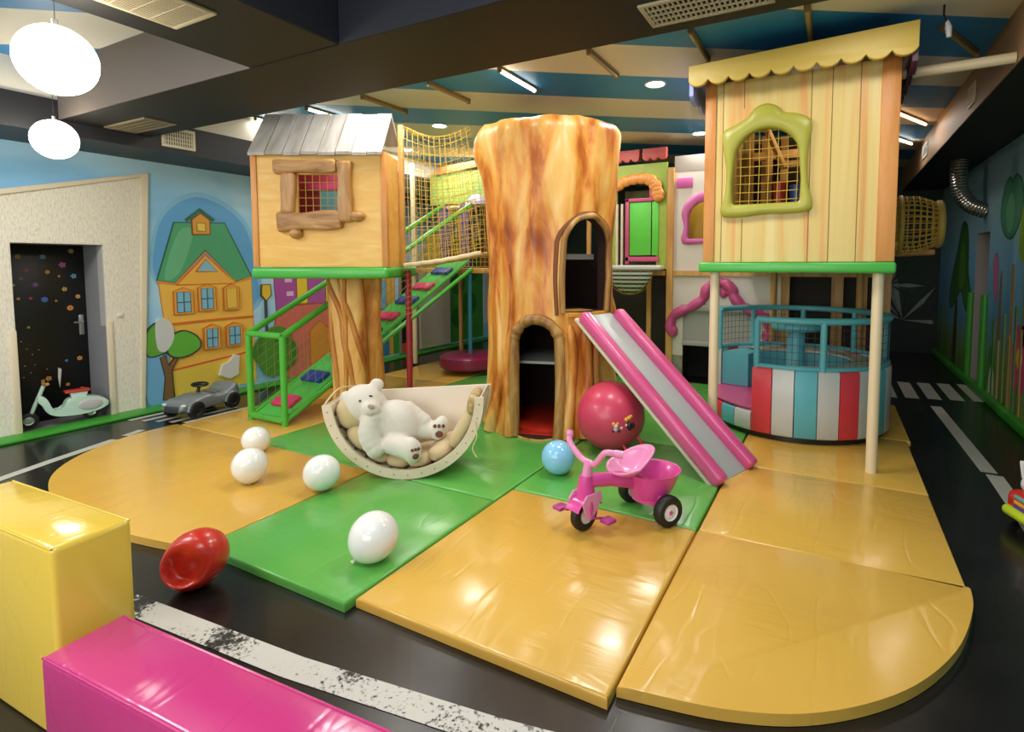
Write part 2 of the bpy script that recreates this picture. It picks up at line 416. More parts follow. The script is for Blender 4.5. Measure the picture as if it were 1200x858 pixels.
halo = [(3.06, 1.3), (3.04, 1.75), (3.18, 2.1), (3.5, 2.3), (3.85, 2.2), (4.1, 1.95), (4.2, 1.5), (4.2, 1.0), (3.6, .8)]
M1.poly(halo, '#7fbce2', 5).poly([(3.5+(y-3.5)*.93, 1.5+(z-1.5)*.93) for y, z in halo], '#5ea4da', 5)
M1.poly([(3.08, 1.36), (3.2, .06), (4.12, .06), (4.10, 1.38)], '#eab84e', 0, '#d08038', .010)
M1.poly([(3.17, .35), (4.12, .40), (4.12, .06), (3.2, .06)], '#e0c04a')
M1.stroke([(3.17, .36), (3.6, .40), (4.12, .45)], '#d4622a', .02)
M1.poly([(3.07, 1.33), (3.26, 1.95), (3.80, 1.98), (4.10, 1.36), (3.9, 1.30), (3.57, 1.66), (3.25, 1.30)], '#4aa274', 0, '#2a5a46', .014)
M1.poly([(3.14, 1.36), (3.3, 1.85), (3.45, 1.85), (3.3, 1.42)], '#66b488', 4)
M1.poly([(3.26, 1.28), (3.57, 1.60), (3.9, 1.28)], '#e8b24a', 0, '#d87a30', .012)
M1.stroke([(3.07, 1.32), (3.25, 1.29), (3.57, 1.64), (3.9, 1.29), (4.10, 1.34)], '#e08a3a', .02)
M1.poly([(3.46, 1.42), (3.57, 1.56), (3.70, 1.42)], '#7fbcd0', 0, '#c8792e', .016)
M1.stroke([(3.14, .86), (3.6, .87), (4.11, .87)], '#d07028', .022)
M1.poly([(3.44, 1.83), (3.44, 1.99), (3.53, 2.07), (3.63, 2.0), (3.63, 1.84)], '#d79a35', 0, '#7a4a1c', .012)
M1.poly([(3.49, 1.87), (3.49, 1.96), (3.58, 1.96), (3.58, 1.87)], '#e6cc55', 0, '#9a6a24', .01)
M1.stroke([(3.38, 1.98), (3.53, 2.11), (3.68, 2.0)], '#2f6a3c', .03)
for (y0, y1, z0, z1, op) in ((3.25, 3.39, .98, 1.20, 1), (3.5, 3.63, 1.0, 1.23, 1), (3.78, 3.90, .99, 1.22, 0), (3.54, 3.66, .56, .77, 1), (3.79, 3.92, .56, .77, 1)):
    M1.poly([(y0-.03, z0-.02), (y0-.03, z1+.01), ((y0+y1)/2, z1+.05), (y1+.03, z1+.01), (y1+.03, z0-.02)], '#e2a040', 0, '#b96a2c', .008)
    M1.poly([(y0, z0), (y0, z1), (y1, z1), (y1, z0)], '#7db6cf' if op else '#e5bd4e', 0, '#33566a' if op else '#a8782c', .008)
    if op: M1.stroke([((y0+y1)/2, z0), ((y0+y1)/2, z1)], '#33566a', .01); M1.stroke([(y0, (z0+z1)/2), (y1, (z0+z1)/2)], '#33566a', .01)
M1.poly([(3.66, .22), (3.70, .34), (3.78, .36), (3.84, .44), (3.90, .42), (3.88, .2), (3.78, .16)], '#d6d6cf', 0)
M1.done('painted_yellow_house', wall_l)
M2 = Mural(LW, 20)
M2.poly([(2.93, .06), (2.93, .55), (3.0, .62), (3.1, .5), (3.15, .06)], '#6fa9d0', 4)
M2.poly([(3.07, .06), (3.1, .3), (3.06, .52), (3.11, .53), (3.14, .42), (3.2, .5), (3.24, .5), (3.17, .36), (3.18, .06)], '#7a5a36', 0, '#3a3226', .01)
M2.poly([(2.94, .56), (2.95, .8), (3.08, .9), (3.2, .8), (3.2, .62), (3.07, .55)], '#5fa03a', 5, DK, .012)
M2.poly([(3.13, .58), (3.17, .72), (3.3, .78), (3.44, .7), (3.47, .58), (3.34, .5), (3.2, .5)], '#5fae3c', 5, DK, .014)
M2.poly([(3.04, .62), (3.03, .88), (3.1, .94), (3.19, .86), (3.2, .7), (3.12, .58)], '#c9cdca', 4)
M2.done('painted_tree', wall_l)
M3 = Mural(LW, 32)
M3.stroke([(4.27, .2), (4.27, 1.15)], '#3b4650', .025).poly([(4.21, 1.12), (4.22, 1.25), (4.33, 1.25), (4.34, 1.12), (4.27, 1.05)], '#d9b83a', 0, '#5a4a1c', .014)
M3.done('painted_street_lamp', wall_l)
M4 = Mural(LW)
M4.poly([(4.42, .9), (4.38, 1.6), (5.7, 1.6), (5.65, .9)], '#a8509f', 0, '#6a2a66', .012)
M4.poly([(4.46, .06), (4.40, .8), (4.6, .95), (5.3, .95), (5.6, .8), (5.5, .06)], '#cf6a5e', 4, '#a0402f', .014)
for y, z in ((4.6, 1.3), (4.62, 1.12)): M4.poly([(y-.05, z-.03), (y+.05, z-.03), (y+.05, z+.03), (y-.05, z+.03)], '#d6b8d8')
for y in (4.8, 5.25): M4.poly([(y-.08, .98), (y-.08, 1.35), (y+.08, 1.35), (y+.08, .98)], '#e0c540', 0, '#8a7020', .01)
M4.poly([(4.9, .06), (4.9, .6), (5.06, .72), (5.22, .6), (5.22, .06)], '#d98a30', 0, '#a05a18', .01)
M4.stroke([(5.3, .3), (5.3, .75)], '#8a3f96', .06)
M4.done('painted_purple_house', wall_l)
M5 = Mural(LW, 34)
for i, (y, z) in enumerate(((4.28, .42), (4.4, .50), (4.48, .36), (4.35, .3))):
    M5.poly([(y+.2*math.cos(a*PI/5)*(1+.08*math.sin(3*a)), z+.22*math.sin(a*PI/5)) for a in range(10)], ('#3f7a2c', '#4b8a30')[i % 2], 3)
M5.done('painted_bush', wall_l)
M6 = Mural(LW)
M6.poly([(5.75, .06), (5.75, 1.75), (6.5, 1.75), (6.5, .06)], '#dca543', 0, '#b0702a', .014)
for y in (5.85, 6.15): M6.poly([(y, .8), (y, 1.25), (y+.17, 1.25), (y+.17, .8)], '#6fa9c4', 0, '#35566a', .012)
for i, y in enumerate((5.7, 5.95, 6.2, 6.45)): M6.poly([(y, .06), (y, .62-.05*(i % 2)), (y+.16, .62-.05*(i % 2)), (y+.16, .06)], ('#3b7fa8', '#3f8f3a')[i % 2])
M6.done('painted_orange_house', wall_l)
fp = MB(); fp.box(XL, XL+.05, 7.05, 7.85, .05, 1.75)
struct(fp.build('wall_panel', mat('pale_panel', '#cfc5b0', .6), wall_l))
fp = MB(); fp.box(XL, XL+.02, 6.62, 6.98, .05, 1.5, 0); fp.box(XL, XL+.03, 6.58, 6.62, .05, 1.54, 1); fp.box(XL, XL+.03, 6.98, 7.02, .05, 1.54, 1); fp.box(XL, XL+.03, 6.58, 7.02, 1.5, 1.54, 1); fp.box(XL, XL+.03, 6.62, 6.98, .05, .2, 2)
struct(fp.build('door_2', [mat('dark_doorway', '#17130f', .7), mat('doorway_grey', '#8f8a80', .5), mat('doorway_orange', '#c8562a', .5)]), 'narrow dark doorway far along the left wall')
M7 = Mural(LW)
M7.poly([(7.9, .05), (7.9, 2.0), (8.95, 2.0), (8.95, .05)], '#3f8f3a')
for y, z, r in ((8.15, .5, .2), (8.5, .75, .24), (8.15, 1.15, .22), (8.6, 1.4, .22)): M7.poly([(y+r*math.cos(a*PI/8), z+r*math.sin(a*PI/8)) for a in range(16)], '#276a2a')
M7.poly([(8.98, .3), (8.98, 1.75), (9.3, 1.75), (9.3, .3)], '#cfd6d2').poly([(9.34, .3), (9.34, 1.4), (9.5, 1.4), (9.5, .3)], '#b03a30')
M7.done('painted_green_hedge', wall_l)

# back wall and its dark jungle
m, nt, b = newmat('dark_jungle_paint'); b.inputs['Roughness'].default_value = .55
f = noise_tex(nt, objco(nt), 1.2, 3)
nt.links.new(ramp(nt, f, [(.3, '#16261f'), (.55, '#20382c'), (.8, '#2c4a44')]), b.inputs['Base Color'])
wall_b = struct(MB().box(XL-.12, XR+.12, YB, YB+.12, 0, ZC).build('wall_back', m), 'dark green back wall with painted palm leaves')
BW = frame((0, YB, 0), (1, 0, 0), (0, 0, 1), (0, -1, 0))
M8 = Mural(BW)
M8.poly([(-.1, .0), (-.2, 1.35), (.4, 1.7), (.85, 1.45), (1.0, .9), (.8, 0)], '#77837c', 4)
M8.poly([(-.2, 0), (-.1, .5), (.35, .72), (.8, .6), (1.2, .55), (1.52, .5), (1.52, 0)], '#12201c', 4)
for (cx, cz, a0, a1, nn, L) in ((1.05, .55, -20, 190, 13, .75), (.85, 1.15, -30, 200, 9, .5)):
    for i in range(nn):
        a = math.radians(a0+(a1-a0)*i/(nn-1)); t = Vector((math.cos(a), math.sin(a))); q = Vector((-t.y, t.x))
        c = '#8a988f' if i % 3 == 1 else '#15231f'
        p0 = Vector((cx, cz)); pm = p0+t*L*.55; p1 = p0+t*L; p1.x = min(p1.x, 1.5); pm.x = min(pm.x, 1.47)
        M8.poly([tuple(p0), tuple(pm+q*.035), tuple(p1), tuple(pm-q*.035)], c)
for i in range(10):
    x = random.uniform(.2, 1.4); z = random.uniform(1.9, 2.5); M8.poly([(x, z), (x+.03, z+.05), (x+.05, z+.16), (x+.01, z+.1)], '#5c7068')
M8.done('painted_palm_leaves', wall_b)

# right wall with forest mural
m, nt, b = newmat('forest_mural_paint'); b.inputs['Roughness'].default_value = .5
tc = N(nt, 'ShaderNodeTexCoord'); sx = N(nt, 'ShaderNodeSeparateXYZ'); nt.links.new(tc.outputs['Object'], sx.inputs[0])
f = noise_tex(nt, objco(nt, (1, 3.2, .25)), 1.5, 3)
a1 = mth('ADD', mth('MULTIPLY', sx.outputs[2], .36), mth('MULTIPLY', f, .35))
nt.links.new(ramp(nt, a1, [(.18, '#3f6a30'), (.34, '#6f8a4a'), (.5, '#5a96b8'), (.72, '#79b4d4'), (.95, '#8fb6bc')]), b.inputs['Base Color'])
RY0, RY1, RZ = 7.72, 8.36, 1.88
wr = MB(); wr.box(XR, XR+.12, YF, RY0, 0, ZC); wr.box(XR, XR+.12, RY1, YB, 0, ZC); wr.box(XR, XR+.12, RY0, RY1, RZ, ZC)
wall_r = struct(wr.build('wall_right', m), 'right wall painted with a forest')
rec = MB(); rec.box(XR+.001, XR+.5, RY0-.05, RY0+.003, 0, RZ+.05); rec.box(XR+.001, XR+.5, RY1-.003, RY1+.05, 0, RZ+.05); rec.box(XR+.001, XR+.5, RY0-.05, RY1+.05, RZ-.003, RZ+.05); rec.box(XR+.45, XR+.5, RY0, RY1, 0, RZ)
struct(rec.build('door_3', mat('reveal_grey2', '#a19a93', .5)), 'grey doorway in the forest wall')
gp = MB(); gp.tube([(XR-.02, RY0-.03, .05), (XR-.02, RY0-.03, 1.15)], .04, 10); gp.tube([(XR-.02, RY1+.03, .05), (XR-.02, RY1+.03, 1.15)], .04, 10)
struct(gp.build('trim_5', mat('post_green', '#3f9a2f', .4)), 'green padded guards beside the grey doorway')
RW = frame((XR, 0, 0), (0, -1, 0), (0, 0, 1), (-1, 0, 0))
def rw(pts): return [(-y, z) for y, z in pts]
M9 = Mural(RW)
M9.poly(rw([(7.25, .05), (7.2, 1.4), (7.12, 1.45), (7.08, .05)]), '#8a6f4a').poly(rw([(6.75, .05), (6.8, 1.5), (6.7, 1.5), (6.62, .05)]), '#95804f').poly(rw([(6.35, .05), (6.4, 1.5), (6.28, 1.5), (6.2, .05)]), '#7f8f45')
M9.poly(rw([(7.3, 2.05), (7.2, 2.3), (7.02, 2.38), (6.95, 2.33), (6.8, 2.38), (6.6, 2.28), (6.55, 2.05), (6.7, 1.84), (6.92, 1.76), (7.18, 1.85)]), '#4f9470', 4, '#2f6a4c', .02)
M9.poly(rw([(7.1, 2.05), (6.95, 2.22), (6.8, 2.1), (6.82, 1.9), (6.97, 1.82)]), '#6fb587', 4)
M9.poly(rw([(6.6, 1.7), (6.5, 2.1), (6.2, 2.3), (5.7, 2.2), (5.6, 1.8), (5.9, 1.5), (6.4, 1.5)]), '#8fb83a', 4)
for k_ in range(12): M9.stroke(rw([(5.2+.19*k_, .06), (5.22+.19*k_, .7+.5*(k_*7%5)/5)]), ('#8a7a3c', '#6f8a3c', '#a08a4a', '#4f7a3a')[k_ % 4], .05)
M9.done('painted_round_tree', wall_r)
M10 = Mural(RW)
M10.poly(rw([(9.95, 1.0), (9.8, 1.35), (9.5, 1.7), (9.25, 2.05), (8.95, 2.02), (8.8, 1.75), (8.75, 1.4), (8.5, 1.05), (8.6, .88), (8.9, .95), (9.15, 1.15), (9.5, .98), (9.8, .86)]), '#356f28', 4, '#1f3f1c', .03).poly(rw([(9.3, 1.2), (9.25, 1.75), (9.05, 1.75), (9.0, 1.25)]), '#4f8a30', 4)
M10.poly(rw([(9.6, .05), (9.5, 1.0), (9.35, 1.0), (9.3, .05)]), '#3a3a28')
M10.done('painted_fir_tree', wall_r)
M11 = Mural(RW)
M11.poly(rw([(7.42, 1.2), (7.5, 1.5), (7.4, 1.62), (7.32, 1.55), (7.28, 1.25), (7.34, 1.1)]), '#d06f9c', 4, '#7a3a5a', .012)
M11.done('painted_butterfly', wall_r)
M12 = Mural(RW)
for a in range(6): M12.poly(rw([(6.4+.16*math.cos(a*PI/3)+.13*math.cos(k*PI/5), .62+.2*math.sin(a*PI/3)+.15*math.sin(k*PI/5)) for k in range(10)]), '#d2467f')
M12.poly(rw([(6.4+.09*math.cos(k*PI/5), .62+.1*math.sin(k*PI/5)) for k in range(10)]), '#e0c23a')
M12.stroke(rw([(6.4, .4), (6.38, .06)]), '#3f7a2a', .04)
M12.poly(rw([(7.55, .05), (7.5, .5), (7.35, .62), (7.2, .5), (7.15, .05)]), '#3f8a34', 3).poly(rw([(7.45, .05), (7.42, .3), (7.33, .4), (7.24, .3), (7.22, .05)]), '#c8cdb6', 3)
M12.done('painted_flower', wall_r)
struct(MB().box(XL-.12, XR+.12, YF-.12, YF, 0, ZC).build('wall_front', mat('plain_wall', '#cfc8b6', .6)), 'plain wall behind the entrance')

# beams and soffits
bm_ = MB(); bm_.box(-5.62, 1.0, 2.09, 2.75, 2.67, ZC, 0)
xb = struct(bm_.build('ceiling_beam', BLACKB), 'wide black beam across the room')
struct(MB().box(-5.61, -3.14, 2.082, 2.09, 2.672, ZC).build('beam_face', BEAMG, xb))
struct(MB().box(-2.38, .95, 2.082, 2.09, 2.672, ZC).build('beam_face', BEAMB, xb))
yb = struct(MB().box(-3.13, -2.39, YF, 2.08, 2.672, ZC).build('ceiling_beam', BLACKB), 'black beam running along the room')
struct(MB().box(-2.39, -2.382, YF, 2.08, 2.674, ZC).build('beam_face', BEAMB, yb))
so = MB(); so.box(XL, -5.63, YF, YB, 2.56, 2.83)
struct(so.build('ceiling_soffit', mat('soffit_black', '#1d1e22', .5)), 'black duct casing along the left wall')
struct(MB().box(XL, -5.66, YF, YB, 2.83, ZC).build('soffit_upper', mat('soffit_cream', '#dcd6c6', .5)))
so = MB(); so.box(.97, XR, 2.76, YB, 2.74, ZC)
sof = struct(so.build('ceiling_soffit', mat('soffit_black2', '#15100c', .55)), 'dark duct casing along the right wall')
struct(MB().box(.962, .97, 2.76, YB, 2.745, ZC).build('soffit_face', mat('soffit_warm_lit', '#a8835e', .55), sof))  # side of the dark casing, warm strip light painted into its colour

# vents
def vent(loc, L, W, label, slats=12, M=None, colr='#b9ae92'):
    """grille lying in xy, facing -z, long side along x"""
    t = thing('air_vent', label, 'vent', loc, 0, 'air vents on the black beams')
    fr = MB(M); w = .025
    fr.box(-L/2, L/2, -W/2, -W/2+w, -.012, 0, r=.003); fr.box(-L/2, L/2, W/2-w, W/2, -.012, 0, r=.003)
    fr.box(-L/2, -L/2+w, -W/2+w, W/2-w, -.012, 0, r=.003); fr.box(L/2-w, L/2, -W/2+w, W/2-w, -.012, 0, r=.003)
    fr.build('frame', mat('vent_cream'+colr[1:], colr, .45), t)
    MB(M).box(-L/2+w, L/2-w, -W/2+w, W/2-w, -.003, 0).build('backing', mat('vent_dark', '#14110d', .8), t)
    sl = MB(M); n = slats
    for i in range(n):
        x = -L/2+w+(L-2*w)*(i+.5)/n
        sl.box(x-.0045, x+.0045, -W/2+w, W/2-w, -.011, -.003)
    for k in (-1, 0, 1): sl.box(-L/2+w, L/2-w, k*W*.2-.003, k*W*.2+.003, -.012, -.003)
    sl.build('grille', mat('vent_slat'+colr[1:], colr, .45), t)
    return t
vent((-.55, 2.52, 2.67), .56, .24, 'long cream air vent under the black beam at the top right', 22)
vent((-2.76, 1.36, 2.672), .34, .42, 'cream air vent under the black beam above the hanging globe lamps', 16)
vent((-5.22, 2.475, 2.67), .64, .24, 'dim brown air vent under the left end of the black beam', 20, colr='#7d7258')
VM = frame((0, 0, 0), (0, 1, 0), (0, 0, 1), (-1, 0, 0))
vent((-5.63, 2.99, 2.705), .30, .19, 'cream grille on the duct casing near the small wooden house', 12, VM, '#cfc7ae')
VM2 = frame((0, 0, 0), (0, 1, 0), (0, 0, 1), (1, 0, 0))
vent((.962, 5.60, 2.89), .24, .17, 'cream grille on the brown duct casing, nearer of its two', 6, VM2, '#d6c39c')
vent((.962, 8.2, 2.92), .4, .17, 'pale grille on the brown duct casing, farther of its two', 6, VM2, '#c7c6c0')

# ------------------------------------------------------------------ lamps
def globe(loc, r, label):
    t = thing('pendant_lamp', label, 'pendant lamp', loc, 0, 'white globe pendants')
    MB().ell((0, 0, 0), r, n=40).build('globe', mat('lit_globe', '#fff6e6', .4, emit=20), t)
    MB().tube([(0, 0, r-.005), (0, 0, r+.03)], .012, 10).build('cap', CHROME, t)
    MB().tube([(0, 0, r+.025), (0, 0, ZC-loc[2])], .0018, 6).build('cord', mat('lamp_cord', '#3c352c', .6), t)
globe((-3.108, 1.16, 2.409), .148, 'large white globe lamp hanging nearest at the top left')
globe((-5.244, 1.916, 2.44), .142, 'white globe lamp hanging lower near the door wall')
def light(name, typ, loc, power, size=.3, rot=(0, 0, 0), col=(1, .96, .90), sy=None):
    l = bpy.data.lights.new(name, typ); l.energy = power; l.color = col
    if typ == 'AREA':
        l.size = size
        if sy: l.shape = 'RECTANGLE'; l.size_y = sy
    else: l.shadow_soft_size = size
    o = bpy.data.objects.new(name, l); COL.objects.link(o); o.location = loc; o.rotation_euler = rot
    return o
DLIT = mat('downlight_lit', '#fff8ea', .4, emit=25)
def downlight(loc, label, r=.085):
    t = thing('downlight', label, 'downlight', loc, 0, 'round recessed ceiling lights')
    MB().lathe([(r*.86, -.004), (r, -.012), (r*1.12, -.006), (r*1.12, 0)], 28).build('rim', mat('rim_white', '#e8e8e4', .4), t)
    MB().lathe([(0.0001, -.005), (r*.87, -.005)], 28).build('diffuser', DLIT, t)
    light('downlight_glow', 'AREA', (loc[0], loc[1], loc[2]-.02), 14, .16)
downlight((-1.461, 4.74, ZC), 'bright round downlight between the tree stump and the awning house')
downlight((-4.094, 4.988, ZC), 'round downlight seen above the rope net, the nearer one')
downlight((-5.333, 5.795, ZC), 'round downlight seen through the rope net, the farther one')
downlight((-1.513, 6.74, ZC), 'round downlight beside the left edge of the awning house')
TUBE = mat('tube_lit', '#fff4e0', .4, emit=14); TUBEW = mat('tube_warm', '#ffc58a', .4, emit=8)
FIX = mat('fixture_brown', '#8a7548', .5); OFFT = mat('tube_unlit', '#a8935f', .35)
def striplight(loc, lit, label, L=.6, rz=PI/2, tube=None):
    t = thing('strip_light', label, 'strip light', loc, rz, 'short strip lights on the striped ceiling')
    MB().box(-L/2, L/2, -.02, .02, -.02, 0, r=.004).build('fixture', FIX, t)
    MB().tube([(-L/2+.02, 0, -.03), (L/2-.02, 0, -.03)], .014, 10).build('tube', tube or (TUBE if lit else OFFT), t)
    MB().box(-L/2, -L/2+.02, -.018, .018, -.046, -.015, r=.003).build('end_cap', FIX, t)
    MB().box(L/2-.02, L/2, -.018, .018, -.046, -.015, r=.003).build('end_cap', FIX, t)
    if lit: light('strip_glow', 'AREA', (loc[0], loc[1], loc[2]-.05), 3.5, L, (0, 0, rz), sy=.06)
for x, lit, lab in ((-5.6, 1, 'lit strip light at the left end of the row behind the black beam'), (-4.78, 1, 'lit strip light above the grey plank roof'), (-4.0, 0, 'unlit strip light right of the grey plank roof'), (-3.2, 0, 'unlit strip light above the rope net'),
     (-2.46, 1, 'lit strip light above the tree stump'), (-1.67, 0, 'unlit strip light right of the tree stump top'), (-.92, 0, 'unlit strip light just left of the yellow awning'), (-.2, 0, 'unlit strip light above the yellow awning')):
    striplight((x, 4.05, ZC), lit, lab)
striplight((.74, 4.80, ZC), 0, 'unlit strip light right of the yellow awning, near the hanging spot', .75, PI/2-.43)
striplight((.68, 7.02, ZC), 1, 'warm lit strip light beside the right house', .85, PI/2-.445, TUBEW)
striplight((.66, 8.1, ZC), 1, 'cool lit strip light deeper beside the right house', .85, PI/2-.445)
sp = thing('spot_lamp', 'small white spot lamp dangling from the ceiling right of the awning', 'lamp', (.55, 4.15, ZC))
MB().tube([(0, 0, 0), (0, 0, -.06), (.02, .02, -.10)], .006, 6).build('bracket', BLACKP, sp)
MB().tube([(.02, .02, -.09), (.03, .03, -.13), (.035, .03, -.19)], [.008, .019, .014], 12).build('shade', mat('spot_white', '#dadde0', .4), sp)
# added fill lights without fixtures: one at the front wall, the rest under the ceiling
# added area light behind the camera, standing in for daylight; no window there
light('entrance_fill', 'AREA', (-1.4, YF+.12, 1.75), 110, 4.2, (PI/2, 0, 0), (.97, .985, 1), 1.7)
for (x, y, e) in ((-4.6, .3, 70), (-.9, .2, 38), (-1.0, -1.6, 24), (-4.8, -1.7, 45)):
    light('ceiling_fill', 'AREA', (x, y, ZC-.03), e, 1.1, col=(1, .975, .94))  # added fill over the front half, no fixture
for (x, y, e) in ((-3.3, 3.4, 26), (-1.3, 3.3, 28), (-5.0, 6.6, 22), (-2.6, 6.0, 18), (.2, 3.3, 15)):
    light('ceiling_fill', 'AREA', (x, y, ZC-.03), e, .5, col=(1, .96, .90))  # added fill over the play area, no fixture

# ceiling pole and flexible duct
cp = MB(); cp.tube([(.346, 4.45, 2.80), (.65, 4.41, 2.79), (.961, 4.37, 2.785)], .034, 14)
tag(cp.build('ceiling_pole', CREAMP), 'cream round pole from the right house to the duct casing', 'pole')
dpts = spline([(1.27, 7.95, 2.74), (1.27, 7.95, 2.55), (1.30, 7.95, 2.35), (1.40, 7.95, 2.2), (1.548, 7.95, 2.12)], 12)
tag(MB().tube(dpts, [.085+.008*(i % 2) for i in range(len(dpts))], 16).build('flexible_duct', mat('foil', '#b8b2a4', .25, .9)), 'silver corrugated duct bending from the ceiling casing into the right wall', 'duct')

# ------------------------------------------------------------------ floor mats
def smat(poly, label, M, h=.045):
    o = MB().prism(poly, .002, h, 0, r=.014).build('floor_mat', M, angle=35)
    return tag(o, label, 'floor mat', 'padded vinyl floor mats')
g = .004
def rect(x0, x1, y0, y1): return [(x0+g, y0+g), (x1-g, y0+g), (x1-g, y1-g), (x0+g, y1-g)]
lobe = [(-2.88, 1.52), (-2.88, 2.70)]+[(-4.16, 2.70), (-5.30, 2.70)]+sp2([(-5.30, 2.70), (-5.28, 2.3), (-5.10, 1.92), (-4.82, 1.65), (-4.45, 1.49), (-4.0, 1.41), (-3.4, 1.43), (-2.88, 1.52)], 5, False)[1:-1]
smat(lobe, 'orange vinyl mat with a rounded end at the far left, under two white balloons', YEL)
smat(rect(-2.875, -1.825, 1.55, 2.70), 'green vinyl mat at the front edge under the nearest white balloon', GRN)
smat(rect(-1.82, -.632, 1.60, 2.90), 'square orange vinyl mat at the front edge, before the tricycle', YEL)
smat([(-.628, 2.90), (-.628, 1.67)]+sp2([(-.628, 1.67), (-.28, 1.74), (0, 1.87), (.26, 2.11), (.45, 2.42), (.56, 2.75), (.585, 2.95)], 6, False)[1:], 'orange vinyl mat with a big rounded corner at the right front', YEL)
smat(rect(-.628, .575, 2.905, 4.03), 'orange vinyl mat at the foot of the slide', YEL)
smat(rect(-.628, .575, 4.035, 5.2), 'orange vinyl mat under the front of the striped carousel', YEL)
smat(rect(-.628, .60, 5.205, 6.5), 'orange vinyl mat under the back of the striped carousel', YEL)
smat(rect(-1.82, -.632, 2.905, 4.2), 'green vinyl mat under the slide and the blue balloon', GRN)
smat(rect(-2.875, -1.825, 2.705, 4.2), 'green vinyl mat between the rocker and the tree stump', GRN)
smat(rect(-4.16, -2.88, 2.705, 3.88), 'green vinyl mat behind the wooden rocker', GRN)
smat(rect(-5.26, -4.165, 2.705, 3.95), 'orange vinyl mat under the foot of the green ramp', YEL)
smat(rect(-5.24, -4.165, 3.955, 5.2), 'orange vinyl mat under the middle of the green ramp', YEL)
smat([(-4.16, 3.885), (-2.88, 3.885), (-2.88, 4.9), (-4.16, 4.9)], 'orange vinyl mat below the rope bridge', YEL)
smat(rect(-5.30, -4.165, 5.205, 6.45), 'orange vinyl mat under the top of the green ramp', YEL)
smat(rect(-4.16, -2.88, 4.905, 6.6), 'green vinyl mat under the purple hanging seat', GRN)
smat(rect(-2.875, -1.825, 4.205, 6.6), 'green vinyl mat under the tree stump', GRN)
smat(rect(-1.82, -.632, 4.205, 6.6), 'green vinyl mat between the slide and the pink fireplace', GRN)

# ------------------------------------------------------------------ foreground soft blocks
def softblock(name, label, x0, x1, y0, y1, z0, z1, M, r, rz):
    cx, cy = (x0+x1)/2, (y0+y1)/2
    t = thing(name, label, 'soft play block', (cx, cy, z0), rz)
    L, W, H = x1-x0, y1-y0, z1-z0
    def sq(v): return v
    mb = MB(); bm = bmesh.new(); bmesh.ops.create_cube(bm, size=1)
    for v in bm.verts: v.co = Vector((v.co.x*L, v.co.y*W, (v.co.z+.5)*H))
    bmesh.ops.bevel(bm, geom=list(bm.edges), offset=r, segments=4, profile=.5, affect='EDGES')
    mb.frombm(bm); mb.build('padded_body', M, t)
    sm = MB()
    for sy in (-1, 1):
        sm.tube([(-L/2+r*.4, sy*(W/2-r*.25), H-r*.25), (L/2-r*.4, sy*(W/2-r*.25), H-r*.25)], .004, 6)
    sm.build('seam_piping', M, t)
    return t
softblock('soft_block', 'tall yellow vinyl soft block at the bottom left corner', -2.92, -2.10, .675, .895, 0, .632, LEMON, .018, math.radians(3))
softblock('soft_block', 'low magenta vinyl soft block at the bottom left, right of the yellow block', -2.045, -.55, .69, .905, 0, .35, PINKV, .016, math.radians(4))

# ------------------------------------------------------------------ balloons
def balloon(loc, r, M, label, tilt, mark=False):
    t = thing('balloon', label, 'balloon', loc, 0, 'loose balloons on the mats')
    kd = (RT*tilt[0]+FW*tilt[1]+Vector((0, 0, tilt[2]))).normalized()
    R = Vector((0, 0, -1)).rotation_difference(kd).to_matrix().to_4x4()
    mb = MB(); prof = []
    for i in range(25):
        a = PI*i/24; rr = r*math.sin(a); z = -r*math.cos(a)*(1.10 if a < PI/2 else 1.03)
        if a < PI/2: rr *= (.86+.14*math.sin(a))
        prof.append((max(rr, 1e-4), z))
    lo = min((R @ Vector((p[0]*math.cos(q), p[0]*math.sin(q), p[1]))).z for p in prof for q in [k*PI/12 for k in range(24)])
    T = Matrix.Translation((0, 0, -lo)) @ R
    mb.lathe(prof, 32, T=T); mb.build('skin', M, t)
    kz = -r*1.10
    MB().lathe([(.003, kz+.004), (.006, kz-.004), (.004, kz-.01), (.012, kz-.018), (.010, kz-.02), (.002, kz-.016)], 10, T=T).build('knot', M, t)
    if mark:
        mk = MB()
        for k in range(9):
            a = 3.6+k*.22; ph = .45+.1*(k % 3); d = Vector((math.sin(ph+PI*.0)*math.cos(a), math.sin(ph)*math.sin(a), -math.cos(ph)))
            c = Vector((0, 0, -lo))+d*r*1.0
            mk.ell(c, (.008, .008, .006), n=8)
        mk.build('red_print', REDMARK, t)
ZM = .045
balloon((-1.97, 1.86, ZM), .118, WHITEB, 'largest white balloon lying on the front green mat, its knot showing', (-.62, -.25, -.74))
balloon((-2.895, 2.31, ZM), .114, WHITEB, 'white balloon on the orange and green seam beside the wooden rocker', (-.5, .6, -.6))
balloon((-3.42, 2.17, ZM), .111, WHITEB, 'white balloon with red marks at its base, front one of the touching pair', (.1, -.25, -1), True)
balloon((-3.93, 2.55, ZM), .101, WHITEB, 'white balloon on the orange mat, rear one of the touching pair', (.3, .7, -.6))
balloon((-1.665, 3.25, ZM), .116, BLUEB, 'pale blue balloon on the green mat left of the tricycle', (.45, .4, -.75))

